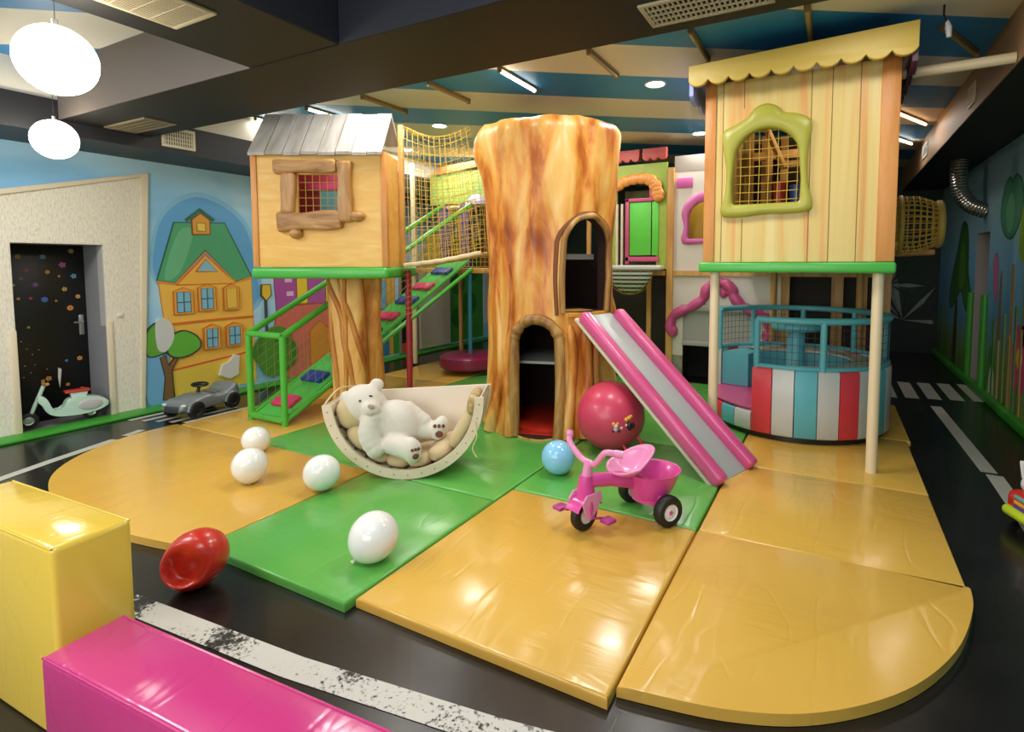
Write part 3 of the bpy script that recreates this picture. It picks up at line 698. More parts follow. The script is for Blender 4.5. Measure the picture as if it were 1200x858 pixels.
# dented red ball
db = thing('dented_ball', 'red ball with a dented side lying on the black floor', 'ball', (-2.60, 1.375, 0))
bm = bmesh.new(); bmesh.ops.create_uvsphere(bm, u_segments=64, v_segments=48, radius=.128)
cd_ = Vector((.885, -.466, 0)); rr_ = Vector((.466, .885, 0))
dn = (cd_*.80-rr_*.34+Vector((0, 0, .30))).normalized()
e_ = -rr_*.72-Vector((0, 0, .70)); e_ = (e_-dn*e_.dot(dn)).normalized(); f_ = dn.cross(e_)
ax = (rr_*.8+Vector((0, 0, .5))).normalized()
def sst(a, b, x): x = min(1, max(0, (x-a)/(b-a))); return x*x*(3-2*x)
for v in bm.verts:
    p = v.co.copy(); n_0 = p.normalized(); p += ax*p.dot(ax)*.10
    if n_0.dot(dn) > 0:
        a, b_ = p.dot(e_), p.dot(f_); edge = .088-b_*b_*7
        D = .07*sst(edge+.022, edge-.012, a)*sst(-.10, .07, a)*sst(.115, .03, abs(b_))
        p -= dn*D
        p += n_0*.008*math.exp(-((a-edge-.016)/.014)**2)*sst(.11, .05, abs(b_))
    v.co = p
mz = min(v.co.z for v in bm.verts)
for v in bm.verts: v.co.z -= mz-.001
MB().frombm(bm).build('rubber_shell', REDP, db, angle=80)

# ------------------------------------------------------------------ hop ball
hb = thing('hop_ball', 'big pink hop ball under the slide beside the stump', 'hop ball', (-1.535, 3.905, ZM))
R0 = .268
MB().ell((0, 0, R0), R0, n=48).build('ball', mat('hop_pink', '#cf3f5e', .36, bmp=(30, .04), coat=.15), hb)
ha = FW*-.62+RT*.52+Vector((0, 0, -.60)); ha.normalize(); c = Vector((0, 0, R0)); e1 = RT.copy(); e1 = (e1-ha*e1.dot(ha)).normalized()
hp = [c+ha*R0*.97-e1*.065, c+ha*(R0+.045)-e1*.068, c+ha*(R0+.066)-e1*.045, c+ha*(R0+.07), c+ha*(R0+.066)+e1*.045, c+ha*(R0+.045)+e1*.068, c+ha*R0*.97+e1*.065]
for p in hp: p.z = max(p.z, .012)
MB().tube(spline(hp, 5), .011, 10).build('handle', mat('hop_red', '#d8344a', .35), hb)
pr = MB()
def onball(u, v, rr, mi, el=1.0):
    u = (u-.06)*1.6-.02; v = v*1.5; rr *= 1.25
    d = (FW*-1+RT*u+Vector((0, 0, v))).normalized(); pr.ell(c+d*(R0-.002), (rr, rr, rr*el), n=8, m=mi)
for u, v, rr, mi in ((.10, -.02, .016, 0), (.06, .02, .012, 1), (.13, .03, .009, 1), (.05, -.12, .008, 2), (.16, -.12, .008, 2), (.10, -.08, .014, 0), (.30, .10, .014, 1), (.36, .13, .014, 1), (.42, .16, .012, 1), (.36, -.02, .022, 2), (.44, -.03, .018, 2), (.38, -.10, .012, 2), (.30, -.01, .010, 0), (.2, -.06, .01, 0)):
    onball(u, v, rr, mi)
pr.build('printed_pattern', [mat('print_pale', '#d8b8c8', .4), mat('print_yellow', '#e0a838', .4), mat('print_dark', '#2a141c', .4)], hb)

# ------------------------------------------------------------------ tree stump tower
TC = Vector((-2.344, 4.417, 0)); TH = 2.70
tree = thing('tree_stump_tower', 'tall hollow tree stump play tower with two arched openings', 'play tower', TC, YAW)
# local: x right, y away; viewer side is -y
def trad(z): 
    k = z/TH
    base = .555+.05*max(0, 1-z/.5)**1.5
    return base+.035*k+.06*max(0, (k-.62)/.38)**1.3-.05*max(0, (k-.965)/.035)**2
def tout(th, z):
    r = trad(z)
    n1 = noise.noise(Vector((math.cos(th)*2.6, math.sin(th)*2.6, z*.55)))
    n2 = noise.noise(Vector((math.cos(th)*6+5, math.sin(th)*6, z*1.1)))
    n3 = noise.noise(Vector((math.cos(th)*3.5+2, math.sin(th)*3.5, z*2.2)))
    r += .035*n1+.022*n2+.012*n3+.014*abs(math.sin(8*th+1.2*math.sin(z*1.7)))-.01
    r += .05*max(0, 1-z/.9)*abs(math.sin(4.5*th))
    lx = math.cos(th)
    r += .07*math.exp(-((z-2.5)/.16)**2)*max(0, -lx)**4
    return r
tb = MB(); nu, nv = 160, 90; IR = .47
vs = []; fs = []
for j in range(nv+1):
    z = .046+(TH-.046)*j/nv
    for i in range(nu):
        th = 2*PI*i/nu; r = tout(th, z); vs.append((r*math.cos(th), r*math.sin(th), z+(.02*noise.noise(Vector((math.cos(th)*3, math.sin(th)*3, 9))) if j == nv else 0)))
for j in range(nv):
    for i in range(nu): fs.append((j*nu+i, j*nu+(i+1) % nu, (j+1)*nu+(i+1) % nu, (j+1)*nu+i))
k0 = len(vs)
for z in (.046, TH):
    for i in range(nu):
        th = 2*PI*i/nu; vs.append((IR*math.cos(th), IR*math.sin(th), z))
for i in range(nu):
    a, b2 = i, (i+1) % nu
    fs.append((k0+b2, k0+a, k0+nu+a, k0+nu+b2))           # inner wall
    fs.append((a, k0+a, k0+b2, b2))                        # bottom
    fs.append((nv*nu+b2, k0+nu+b2, k0+nu+a, nv*nu+a))     # top
tb.add(vs, fs, 0); shell = tb.build('bark_shell', [BARK, INNER], tree, angle=55)
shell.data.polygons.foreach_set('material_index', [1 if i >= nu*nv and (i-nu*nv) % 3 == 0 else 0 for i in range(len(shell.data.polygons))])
def archpts(w, h, n=14, bulge=.0):
    hw = w/2; pts = [(-hw, 0), (-hw-bulge, h*.35), (-hw, h-hw)]
    pts += arc(0, h-hw, hw, hw, 180, 0, n)[1:-1]
    return pts+[(hw, h-hw), (hw+bulge, h*.35), (hw, 0)]
LA = -math.radians(12); UA = math.radians(35)         # angles of the two openings from the viewer side
LOW = (.36, .98); UPP = (.45, .79); UZ = 1.10; LZ = .06
def radial(an, z): 
    d = Vector((math.sin(an), -math.cos(an), 0)); s = Vector((math.cos(an), math.sin(an), 0))
    return frame((0, 0, z), s, (0, 0, 1), d)
cut = []
for an, z, (w, h) in ((LA, LZ, LOW), (UA, UZ, UPP), (PI-UA, 1.60, (.60, .80))):
    cb = MB(radial(an, z)); cb.prism(archpts(w, h), .2, 1.0); cut.append(cb.build('cutter', INNER, tree))
for c_ in cut:
    md = shell.modifiers.new('cut', 'BOOLEAN'); md.object = c_; md.operation = 'DIFFERENCE'; md.solver = 'EXACT'
emesh(shell)
for c_ in cut: bpy.data.objects.remove(c_)
me = shell.data; me.polygons.foreach_set('use_smooth', [True]*len(me.polygons)); me.set_sharp_from_angle(angle=math.radians(50))
def archrim(an, z0, w, h, r, n=24, extra=.0, closed=False):
    pts = []
    base = archpts(w+r*.6, h+r*.3, 18, .01)
    if closed: base = base+[(base[0][0]*.3, -.0), ]
    for (x, y) in base:
        th = an-PI/2; 
        d = Vector((math.sin(an), -math.cos(an), 0)); s = Vector((math.cos(an), math.sin(an), 0))
        # where the outline meets the bark
        lo, hi = .2, .9
        for _ in range(24):
            mid = (lo+hi)/2; p = s*x+d*mid; rr = math.hypot(p.x, p.y)
            if rr < tout(math.atan2(p.y, p.x), z0+y): lo = mid
            else: hi = mid
        p = s*x+d*(lo+extra); pts.append((p.x, p.y, z0+y))
    return pts
ar = archrim(LA, LZ-.01, LOW[0], LOW[1], .05)
MB().tube(spline(ar, 3), [.046+.014*noise.noise(Vector((i*.22, 0, 0))) for i in range(3*(len(ar)-1)+1)], 12).build('arch_frame', BARKRIM, tree, label='carved tan frame of the low crawl opening')
ar = archrim(UA, UZ, UPP[0], UPP[1], .05)
MB().tube(spline(ar, 3), .026, 10).build('arch_frame', BARKRIM, tree, label='smooth tan frame of the slide opening')
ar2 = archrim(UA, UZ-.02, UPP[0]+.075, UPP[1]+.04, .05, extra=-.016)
MB().tube(spline(ar2, 3), .024, 8).build('arch_shade_tube', mat('arch_shade_brown', '#7a4820', .6), tree)  # dark tube painting in the soft shade around the slide opening's frame
MB().lathe([(.001, .012), (IR-.01, .012), (IR-.01, .07), (IR-.03, .085), (.001, .085)], 40).build('floor_pad', mat('red_pad_floor', '#c8321f', .35), tree, label='red padded floor')
sh = MB(radial(LA, .012)); sh.box(-.175, .175, 0, .05, .40, .545, r=.006); sh.build('door_sill', MATS['red_pad_floor'], tree, label='red padded sill')
sh = MB(radial(LA, .655)); sh.box(-.33, .33, -.011, .011, -.25, .42)
sh.build('shelf', mat('shelf_grey', '#9a9a94', .4), tree)
sh = MB(radial(UA, 1.085)); sh.box(-.19, .19, -.025, .012, .2, .572, r=.006); sh.build('ledge', mat('ledge_orange', '#d79a33', .4), tree, label='orange sill at the slide opening')
MB().lathe([(.001, 1.05), (IR-.012, 1.05), (IR-.012, 1.08), (.001, 1.08)], 40).build('upper_floor', INNER, tree)
sh = MB(radial(UA, 1.58)); sh.box(-.24, .24, -.035, .012, .05, .34); sh.build('shelf', mat('shelf_grey'), tree) if False else sh.build('shelf', MATS['shelf_grey'], tree)
# bark ridges and roots on the viewer side
rt_ = MB()
for (an, z0, z1, r0, r1) in ((-52, .046, 1.3, .06, .03), (17, .046, 1.0, .05, .035), (30, .046, .98, .06, .04), (46, .046, .92, .06, .03), (-36, .046, 1.5, .035, .02), (85, .046, 1.2, .05, .03)):
    pts = []; rs = []
    for k in range(13):
        z = z0+(z1-z0)*k/12; th = math.radians(an)+.05*math.sin(z*5+an)-PI/2
        r = tout(th, z)+.008+.06*max(0, .25-z); pts.append((r*math.cos(th), r*math.sin(th), z)); rs.append(r0+(r1-r0)*k/12+.004*math.sin(z*9))
    rs[-1] = .006
    rt_.tube(pts, rs, 10)
rt_.build('root_ridges', BARK, tree, angle=60)

# ------------------------------------------------------------------ slide
top = Vector((-1.77, 4.193, 1.08)); foot = Vector((-.585, 3.785, .06))
sl = thing('slide', 'pink edged slide with a grey bed coming from the tree stump', 'slide', (foot.x, foot.y, ZM))
ax_ = (foot-top); Ls = ax_.length; ax_.normalize(); sd = Vector((-ax_.y, ax_.x, 0)).normalized()*-1   # sd: towards the viewer side
up_ = sd.cross(ax_).normalized()
if up_.z < 0: up_ = -up_
SM = frame(top, ax_, sd, up_)
MB(SM).box(0, Ls+.02, -.17, .17, -.02, .0, r=.004).build('bed', SLGREY, sl, world=True, label='grey sliding surface')
for s in (-1, 1):
    MB(SM).box(.02, Ls+.03, s*.212-.05, s*.212+.05, -.02, .078, r=.028, seg=4).build('side_rail', SLPINK, sl, world=True, label='padded pink side rail')
for s in (-1, 1):
    MB(SM).box(0, Ls, s*.215-.045, s*.215+.045, -.045, -.021, r=.004).build('side_board', mat('plywood_edge', '#cfc4ae', .5), sl, world=True)
MB(SM).box(.02, Ls-.05, -.165, .165, -.035, -.021).build('underside', mat('plywood_under', '#a98d62', .6), sl, world=True)

# ------------------------------------------------------------------ left house on its trunk
HC = FW*4.6+RT*-1.993; HC.z = 0
lh = thing('treehouse', 'small yellow wooden playhouse with a grey plank roof on a trunk', 'playhouse', HC, YAW)
hx = .548; Z0, Z1 = 1.48, 2.455; HD = .40; PD = .86
w0, w1, wz0, wz1 = -.185, .185, 1.935, 2.26
wm = MB()
wm.box(-hx, w0, 0, .03, Z0, Z1); wm.box(w1, hx, 0, .03, Z0, Z1); wm.box(w0, w1, 0, .03, Z0, wz0); wm.box(w0, w1, 0, .03, wz1, Z1)
wm.build('front_wall', LWALL, lh)
MB().box(-hx, -hx+.03, .03, HD, Z0, Z1).build('side_wall', LWALL, lh)
MB().box(hx-.03, hx, .03, HD, Z0, Z1).build('side_wall', LWALL, lh)
MB().box(-hx, hx, HD, HD+.03, Z0, Z1).build('back_wall', LWALL, lh)
MB().box(-hx+.04, hx-.04, HD-.04, HD-.005, Z0, Z1).build('inner_lining', mat('maroon_interior', '#8a2038', .6), lh)
for z in (Z0+.4, Z0+.7): MB().box(-.25, .1, HD-.07, HD-.045, z, z+.05).build('inner_stripe', mat('inner_magenta', '#b5306a', .6), lh)
light('treehouse_fill', 'POINT', (HC.x+FW.x*.2, HC.y+FW.y*.2, 2.38), 2.0, .05)  # added point light to brighten the interior, no lamp there
for s in (-1, 1): MB().box(s*hx-.025, s*hx+.025, -.012, .04, Z0, Z1-.01, r=.004).build('corner_trim', OTRIM, lh)
MB().box(-hx-.03, hx+.035, -.05, PD+.05, Z0-.10, Z0-.005, r=.03, seg=4).build('platform_pad', GREEN, lh, label='rounded green padded platform edge')
rf = MB(); NB = 8; yr0, yr1, zr0, zr1 = -.05, .25, Z1-.02, 2.825
for i in range(NB):
    ws = [0, .13, .26, .39, .52, .65, .77, .885, 1]; x0 = -hx-.02+(2*hx+.03)*ws[i]; x1 = -hx-.02+(2*hx+.03)*ws[i+1]-.007
    dz = .006*(i % 2)
    rf.add([(x0, yr0, zr0+dz), (x1, yr0, zr0+dz), (x1, yr1, zr1+dz), (x0, yr1, zr1+dz), (x0, yr0, zr0+dz-.025), (x1, yr0, zr0+dz-.025), (x1, yr1, zr1+dz-.025), (x0, yr1, zr1+dz-.025)],
           [(0, 1, 2, 3), (7, 6, 5, 4), (0, 4, 5, 1), (1, 5, 6, 2), (2, 6, 7, 3), (3, 7, 4, 0)])
    rf.add([(x0, yr1, zr1+dz), (x1, yr1, zr1+dz), (x1, .46, Z1+.16+dz), (x0, .46, Z1+.16+dz), (x0, yr1, zr1-.025), (x1, yr1, zr1-.025), (x1, .46, Z1+.13), (x0, .46, Z1+.13)],
           [(0, 1, 2, 3), (7, 6, 5, 4), (0, 4, 5, 1), (1, 5, 6, 2), (2, 6, 7, 3), (3, 7, 4, 0)])
rf.build('roof', ROOF, lh, label='pitched roof of grey weathered boards', angle=0)
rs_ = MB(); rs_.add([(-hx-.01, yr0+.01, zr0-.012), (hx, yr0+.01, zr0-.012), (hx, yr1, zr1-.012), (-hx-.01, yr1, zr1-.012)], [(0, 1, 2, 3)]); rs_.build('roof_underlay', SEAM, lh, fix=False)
LOGV = grain('carved_log_upright', [(.3, '#8f6233'), (.5, '#b88850'), (.7, '#cfa470')], (10, 8, 2), .8, .45)
for (x0, x1, z0, z1, tl, Mq) in ((-.365, .165, 2.265, 2.375, 1.0, LOG), (-.305, -.19, 1.93, 2.27, -4, LOGV), (.172, .285, 1.855, 2.365, 0, LOGV), (-.345, .20, 1.79, 1.945, 2.5, LOG)):
    cx_, cz_ = (x0+x1)/2, (z0+z1)/2; L_, H_ = x1-x0, z1-z0
    bm = bmesh.new(); bmesh.ops.create_cube(bm, size=1)
    for v in bm.verts: v.co = Vector((v.co.x*L_, v.co.y*.075, v.co.z*H_))
    bmesh.ops.subdivide_edges(bm, edges=[e for e in bm.edges if abs((e.verts[0].co-e.verts[1].co).length-max(L_, H_)) < 1e-5], cuts=7)
    bmesh.ops.bevel(bm, geom=[e for e in bm.edges if e.is_manifold and e.calc_face_angle(0) > .5], offset=.024, segments=3, profile=.5, affect='EDGES')
    for v in bm.verts:
        q = v.co.x if L_ > H_ else v.co.z
        k_ = 1+.10*math.sin(q*16+x0*20)
        if L_ > H_: v.co.z *= k_
        else: v.co.x *= k_
    T = Matrix.Translation((cx_, -.03, cz_)) @ Matrix.Rotation(math.radians(-tl), 4, 'Y')
    MB().frombm(bm, 0, T).build('window_log', Mq, lh)
for (x_, z_, rx_, rz_) in ((-.195, 1.765, .055, .05), (.325, 1.905, .065, .045)):
    MB().ell((x_, -.03, z_), (rx_, .045, rz_), n=14).build('log_knot', LOG, lh)
nt_ = MB(); nt_.net(lambda u, v: (w0+(w1-w0)*u, .02, wz0+(wz1-wz0)*v), 6, 5, .0028); nt_.build('window_net', ROPE, lh)
pb = MB(); pb.box(-.10, .10, .24, .27, 1.52, 2.15); pb.build('inner_board', mat('inner_teal', '#4d97a0', .5), lh)
# trunk
tk = MB(); vs = []; fs = []; nu_, nv_ = 48, 24; tcx, tcy = .15, .40
for j in range(nv_+1):
    z = .046+(Z0-.105-.046)*j/nv_
    for i in range(nu_):
        th = 2*PI*i/nu_; r = .205+.03*max(0, 1-z/.4)+.03*max(0, (z-1.0)/.4)+.022*math.sin(5*th+2.2*z)+.012*math.sin(9*th-1.5*z)
        vs.append((tcx+r*math.cos(th), tcy+r*math.sin(th), z))
for j in range(nv_):
    for i in range(nu_): fs.append((j*nu_+i, j*nu_+(i+1) % nu_, (j+1)*nu_+(i+1) % nu_, (j+1)*nu_+i))
fs += [tuple(range(nu_-1, -1, -1)), tuple(nv_*nu_+i for i in range(nu_))]
tk.add(vs, fs); tk.build('trunk', BARK2, lh, angle=60, label='painted brown trunk with twisting grooves')
vn = MB()
for (at, ab, r0) in ((-150, -62, .030), (-118, -22, .026), (-92, -108, .024), (-160, -120, .026), (-60, -40, .022)):
    pts = []; n_v = 24
    for k in range(n_v+1):
        t_ = k/n_v; z = 1.37-1.32*t_; th = math.radians(at+(ab-at)*(t_**.8)); r = .205+.03*max(0, 1-z/.4)+.03*max(0, (z-1.0)/.4)+.022*math.sin(5*th+2.2*z)+.012*math.sin(9*th-1.5*z)-.004
        pts.append((tcx+r*math.cos(th), tcy+r*math.sin(th), z))
    vn.tube(pts, [r0*(.55+.45*math.sin(PI*min(1, .15+k/n_v*.85))) for k in range(n_v+1)], 8)
vn.build('trunk_vine', grain('vine_brown', [(.3, '#8a4a18'), (.5, '#b06c28'), (.7, '#cc9044')], (3, 3, .8), .5, .4), lh, angle=60)
MB().box(hx+.003, hx+.05, .42, .47, Z0, 2.78, r=.006).build('post', WOODP, lh)

# ------------------------------------------------------------------ rope bridge between the house and the stump
br = thing('rope_bridge', 'yellow rope net bridge between the treehouse and the stump', 'rope bridge', FW*4.9+RT*-1.0+Vector((0, 0, 0)), YAW)
xa, xb_ = -.365, .335
def bz(u): return 1.49+.115*u-.012*math.sin(PI*u)
pl = MB()
for i in range(11):
    u = (i+.5)/11; x = xa+(xb_-xa)*u
    pl.box(x-.033, x+.033, .0, .42, bz(u)-.012, bz(u)+.012, r=.004)
pl.build('plank_floor', CREAMP, br)
for y in (-.015, .435):
    MB().tube([(xa+(xb_-xa)*k/12, y, bz(k/12)+.005*(k % 2)) for k in range(13)], .021, 8).build('foot_rope', ROPEC, br)
tz = lambda u: 2.72-.09*math.sin(PI*u)
nf = MB(); nf.net(lambda u, v: (xa+(xb_-.13*v-xa)*u, -.015-.03*math.sin(PI*v), bz(u)+(tz(u)-bz(u))*v), 12, 14, .003, us=10)
nf.build('side_net', ROPE, br)
nf = MB(); nf.net(lambda u, v: (xa+(xb_-.13*v-xa)*u, .435+.03*math.sin(PI*v), bz(u)+(tz(u)-bz(u))*v), 12, 14, .003, us=10)
nf.build('side_net', ROPE, br)
nf = MB(); nf.net(lambda u, v: (xa+(xb_-.13-xa)*u, -.015+.45*v, tz(u)+.05*math.sin(PI*v)), 12, 5, .003, us=10)
nf.build('roof_net', ROPE, br)
rp = thing('support_pole', 'dark red pole below the rope bridge', 'pole', FW*5.02+RT*-1.368+Vector((0, 0, ZM)))
MB().tube([(0, 0, 0), (0, 0, 1.40)], .026, 14).build('pole', mat('dark_red_paint', '#8c1f2b', .35), rp)
wr_ = MB(); wr_.tube([(.029*math.cos(k*.9), .029*math.sin(k*.9), .95+.45*k/60) for k in range(61)], .007, 5); wr_.build('rope_wrap', mat('orange_rope', '#b5552a', .7), rp)

# ------------------------------------------------------------------ green ramp with steps
rx0, rx1 = -4.83, -4.35; ry0, ry1 = 3.10, 5.93; rz0, rz1 = .09, 1.44
ra = thing('step_ramp', 'green padded step ramp with tube rails climbing behind the trunk', 'ramp', (-4.59, ry0, ZM))
slope = (rz1-rz0)/(ry1-ry0)
slope_d = slope+.045
def rzz(y): return rz0+(y-ry0)*slope_d
dk = MB(); rzd = rzz(ry1); rxa, rxb = rx0+.035, rx1-.035; dk.add([(rxa, ry0, rz0), (rxb, ry0, rz0), (rxb, ry1, rzd), (rxa, ry1, rzd), (rxa, ry0, rz0-.03), (rxb, ry0, rz0-.03), (rxb, ry1, rzd-.03), (rxa, ry1, rzd-.03)],
   [(0, 1, 2, 3), (7, 6, 5, 4), (0, 4, 5, 1), (1, 5, 6, 2), (2, 6, 7, 3), (3, 7, 4, 0)]); dk.build('deck', GREEN, ra, world=True)
for x in (rx0, rx1):
    MB().tube([(x, ry0, rz0), (x, ry1, rz1)], .027, 10).build('lower_rail', GREENT, ra, world=True)
    MB().tube([(x, ry0, .86), (x, ry1, 2.30)], .03, 10).build('hand_rail', GREENT, ra, world=True)
    MB().tube([(x, ry0, ZM), (x, ry0, .86)], .03, 10).build('post', GREENT, ra, world=True)
MB().tube([(rx0, ry0, .86), (rx1, ry0, .86)], .03, 10).build('cross_rail', GREENT, ra, world=True)
MB().tube([(rx0, ry0, .09), (rx1, ry0, .09)], .03, 10).build('cross_rail', GREENT, ra, world=True)
PADP = mat('step_pink', '#d02c62', .4); PADB = mat('step_blue', '#243a8c', .4)
for k, y in enumerate((3.29, 3.62, 3.98, 4.34, 4.62, 4.94, 5.24, 5.60)):
    th_ = math.atan(slope_d)
    T = Matrix.Translation((-4.59, y, rzz(y)+.018)) @ Matrix.Rotation(th_, 4, 'X')
    MB(T).box(-.14, .14, -.075, .075, -.02, .022, r=.012).build('step_pad', PADP if k % 2 == 0 else PADB, ra, world=True, label='pink step pad' if k % 2 == 0 else 'blue step pad')
for x, nm in ((rx0, 'side_net'), (rx1, 'side_net')):
    sn = MB(); sn.net(lambda u, v: (x, ry0+(ry1-ry0)*u, rzz(ry0+(ry1-ry0)*u)+.04+(.71+.11*u)*v), 34, 8, .0018, us=2); sn.build(nm, mat('olive_net', '#9a9a4a', .7), ra, world=True)

# platform at the ramp's top with its panels
pf = thing('upper_platform', 'wooden upper deck with lime panel behind the rope net', 'play deck', (-4.2, 6.4, ZM))
MB().box(-5.5, -3.1, 5.97, 7.2, 1.38, 1.45, r=.01).build('deck', WOODP, pf, world=True)
for x, y in ((-5.45, 6.02), (-3.13, 6.02), (-5.45, 7.12), (-3.15, 7.12)):
    MB().tube([(x, y, ZM), (x, y, 2.95 if y < 6.5 else 2.8)], .035, 12).build('post', CREAMP if y < 6.5 else WOODP, pf, world=True)
m, nt, b = newmat('lime_brick_print'); b.inputs['Roughness'].default_value = .5
bk = N(nt, 'ShaderNodeTexBrick'); nt.links.new(objco(nt, (1, 1, 1), (PI/2, 0, 0)), bk.inputs['Vector'])
bk.inputs['Color1'].default_value = lin('#c7cf5e'); bk.inputs['Color2'].default_value = lin('#a9cf78'); bk.inputs['Mortar'].default_value = lin('#8fae48'); bk.inputs['Scale'].default_value = 5; bk.inputs['Mortar Size'].default_value = .02
nt.links.new(bk.outputs['Color'], b.inputs['Base Color'])
MB().box(-5.62, -4.05, 6.6, 6.63, 2.42, 2.90).build('panel', m, pf, world=True, label='lime panel printed with blocks')
fa = MB(XZ @ Matrix.Translation((0, 0, 0))); fa = MB(frame((0, 6.59, 0), (1, 0, 0), (0, 0, 1), (0, -1, 0)))
fa.prism([(-5.5, 2.86), (-4.0, 3.0), (-4.0, 3.1-.02), (-5.5, 2.97)], 0, .03); fa.build('fascia', mat('fascia_brown', '#c08a52', .5), pf, world=True)
MB().tube([(-5.45, 6.6, 2.36), (-5.0, 6.6, 2.36)], .03).build('rail', CREAMP, pf, world=True)
for x in (-5.35, -4.95, -4.25): MB().box(x-.07, x+.07, 6.55, 6.69, 1.45, 2.40, r=.03).build('purple_pad', mat('purple_pad', '#4b3f9a', .4), pf, world=True)
MB().box(-4.88, -4.32, 6.9, 6.93, 1.45, 2.40).build('back_board', mat('brown_board', '#5d4420', .6), pf, world=True)
MB().box(-6.0, -5.45, 6.9, 6.93, 1.45, 1.98).build('gold_board', mat('gold_board', '#c2a03a', .6), pf, world=True)
MB().lathe([(.001, .22), (.12, .19), (.22, .10), (.26, 0)], 20, T=Matrix.Translation((-4.75, 6.75, 2.38))).build('dome', mat('lilac', '#b9b4cf', .4), pf, world=True)
pn = MB(); pn.net(lambda u, v: (-5.4+1.3*u, 6.5, 1.47+.95*v), 18, 14, .004, us=2); pn.build('net', ROPE, pf, world=True)
# purple hanging seat
rs_ = thing('hanging_pouffe', 'round purple padded pouffe seat hanging on a blue pole', 'swing seat', (-4.378, 5.92, .10))
MB().lathe([(.001, 0), (.36, 0), (.41, .03), (.42, .09), (.41, .16), (.36, .19), (.001, .19)], 40).build('seat', mat('plum_vinyl', '#8a1d4a', .35, coat=.2), rs_)
MB().tube([(0, 0, .18), (0, 0, 1.27)], .028, 12).build('pole', mat('pole_blue', '#2f7f9a', .4), rs_)

# ------------------------------------------------------------------ wooden rocker with its pads and the bear
RC = FW*3.58+RT*-1.023; 
RR = .545
rk = thing('rocker', 'pale wooden half-moon rocker on the green mat', 'rocker', (RC.x, RC.y, ZM), YAW)
ROCK = mat('birch_ply', '#e2d4ba', .45, bmp=(18, .05), vary=(6, '#dac9ab'))
DIAG = lambda a: (RR*math.cos(a), RR+RR*math.sin(a))
A0, A1 = math.radians(184), math.radians(358+4)
def ringpts(r, n=40): return [(r*math.cos(A0+(A1-A0)*i/n), RR+r*math.sin(A0+(A1-A0)*i/n)) for i in range(n+1)]
mb = MB(frame((0, 0, 0), (1, 0, 0), (0, 0, 1), (0, -1, 0))); mb.ring(ringpts(RR), ringpts(RR-.062), 0, .022); mb.build('front_rim', ROCK, rk)
mb = MB(frame((0, .40, 0), (1, 0, 0), (0, 0, 1), (0, -1, 0))); mb.prism(ringpts(RR), 0, .02); mb.build('back_board', mat('cream_board', '#eadcc8', .5), rk, label='solid cream back board')
slm = MB(); nsl = 17
for i in range(nsl):
    a = A0+(A1-A0)*(i+.5)/nsl; T = Matrix.Translation((0, 0, RR)) @ Matrix.Rotation(-a, 4, 'Y')
    slm.box(RR-.035, RR-.018, .002, .378, -.036, .036, r=.004, T=T)
slm.build('slat_floor', ROCK, rk)
sc_ = MB()
for i in range(17):
    a = A0+(A1-A0)*(i+.5)/17; p = ((RR-.03)*math.cos(a), RR+(RR-.03)*math.sin(a)); sc_.ell((p[0], -.022, p[1]), (.006, .003, .006), n=8)
sc_.build('screw_caps', mat('screw_grey', '#a89c86', .4, .5), rk)
rp_ = MB(); rp_.tube(spline([(-.53, -.01, .51), (-.50, .15, .58), (-.47, .385, .55)], 6), .006, 6); rp_.build('rope', ROPEC, rk)
rp_ = MB(); rp_.tube(spline([(.49, -.03, .40), (.50, -.04, .30), (.47, -.035, .22), (.50, -.04, .16)], 6), .004, 6); rp_.build('tie', ROPEC, rk)
bs = MB(); bs.lathe([(RR-.018, .002), (RR-.018, .378), (RR-.012, .378), (RR-.012, .002), (RR-.018, .002)], 40, a0=A0, a1=A1, T=frame((0, 0, RR), (1, 0, 0), (0, 0, 1), (0, 1, 0))); bs.build('curved_sheet', ROCK, rk)
lin_ = thing('quilted_liner', 'beige quilted pebble liner inside the wooden rocker', 'padding', (RC.x, RC.y, ZM+.04), YAW)
PAD = mat('beige_cotton', '#cdb98a', .8, bmp=(60, .15), sheen=.2, vary=(5, '#c2ac7c'))
PADT = mat('sand_cotton', '#d9be94', .8, bmp=(60, .15), sheen=.2)
PADL = mat('leaf_print_cotton', '#cbb684', .8, bmp=(60, .15), vary=(22, '#8a6f3c'))
def pad(adeg, r, L, W, h, M, y=.19):
    a = math.radians(adeg); q = RR-.05-h*.56
    T = Matrix.Translation((q*math.cos(a), y, RR-.04+q*math.sin(a))) @ Matrix.Rotation(-a, 4, 'Y')
    bm = bmesh.new(); bmesh.ops.create_uvsphere(bm, u_segments=24, v_segments=16, radius=1)
    for v in bm.verts:
        c = v.co
        sg = lambda t_, e: math.copysign(abs(t_)**e, t_)
        v.co = Vector((sg(c.x, .8)*h*.62, sg(c.y, .55)*W/2, sg(c.z, .7)*L/2))
    MB().frombm(bm, 0, T).build('pad', M, lin_)
for adeg, L, h, M in ((197, .225, .17, PAD), (221, .22, .125, PAD), (243, .19, .10, PADT), (262, .18, .09, PADT), (281, .18, .085, PADT), (301, .19, .09, PADT), (329, .31, .085, PAD), (353, .15, .065, PADL)):
    pad(adeg, 0, L, .362, h, M)

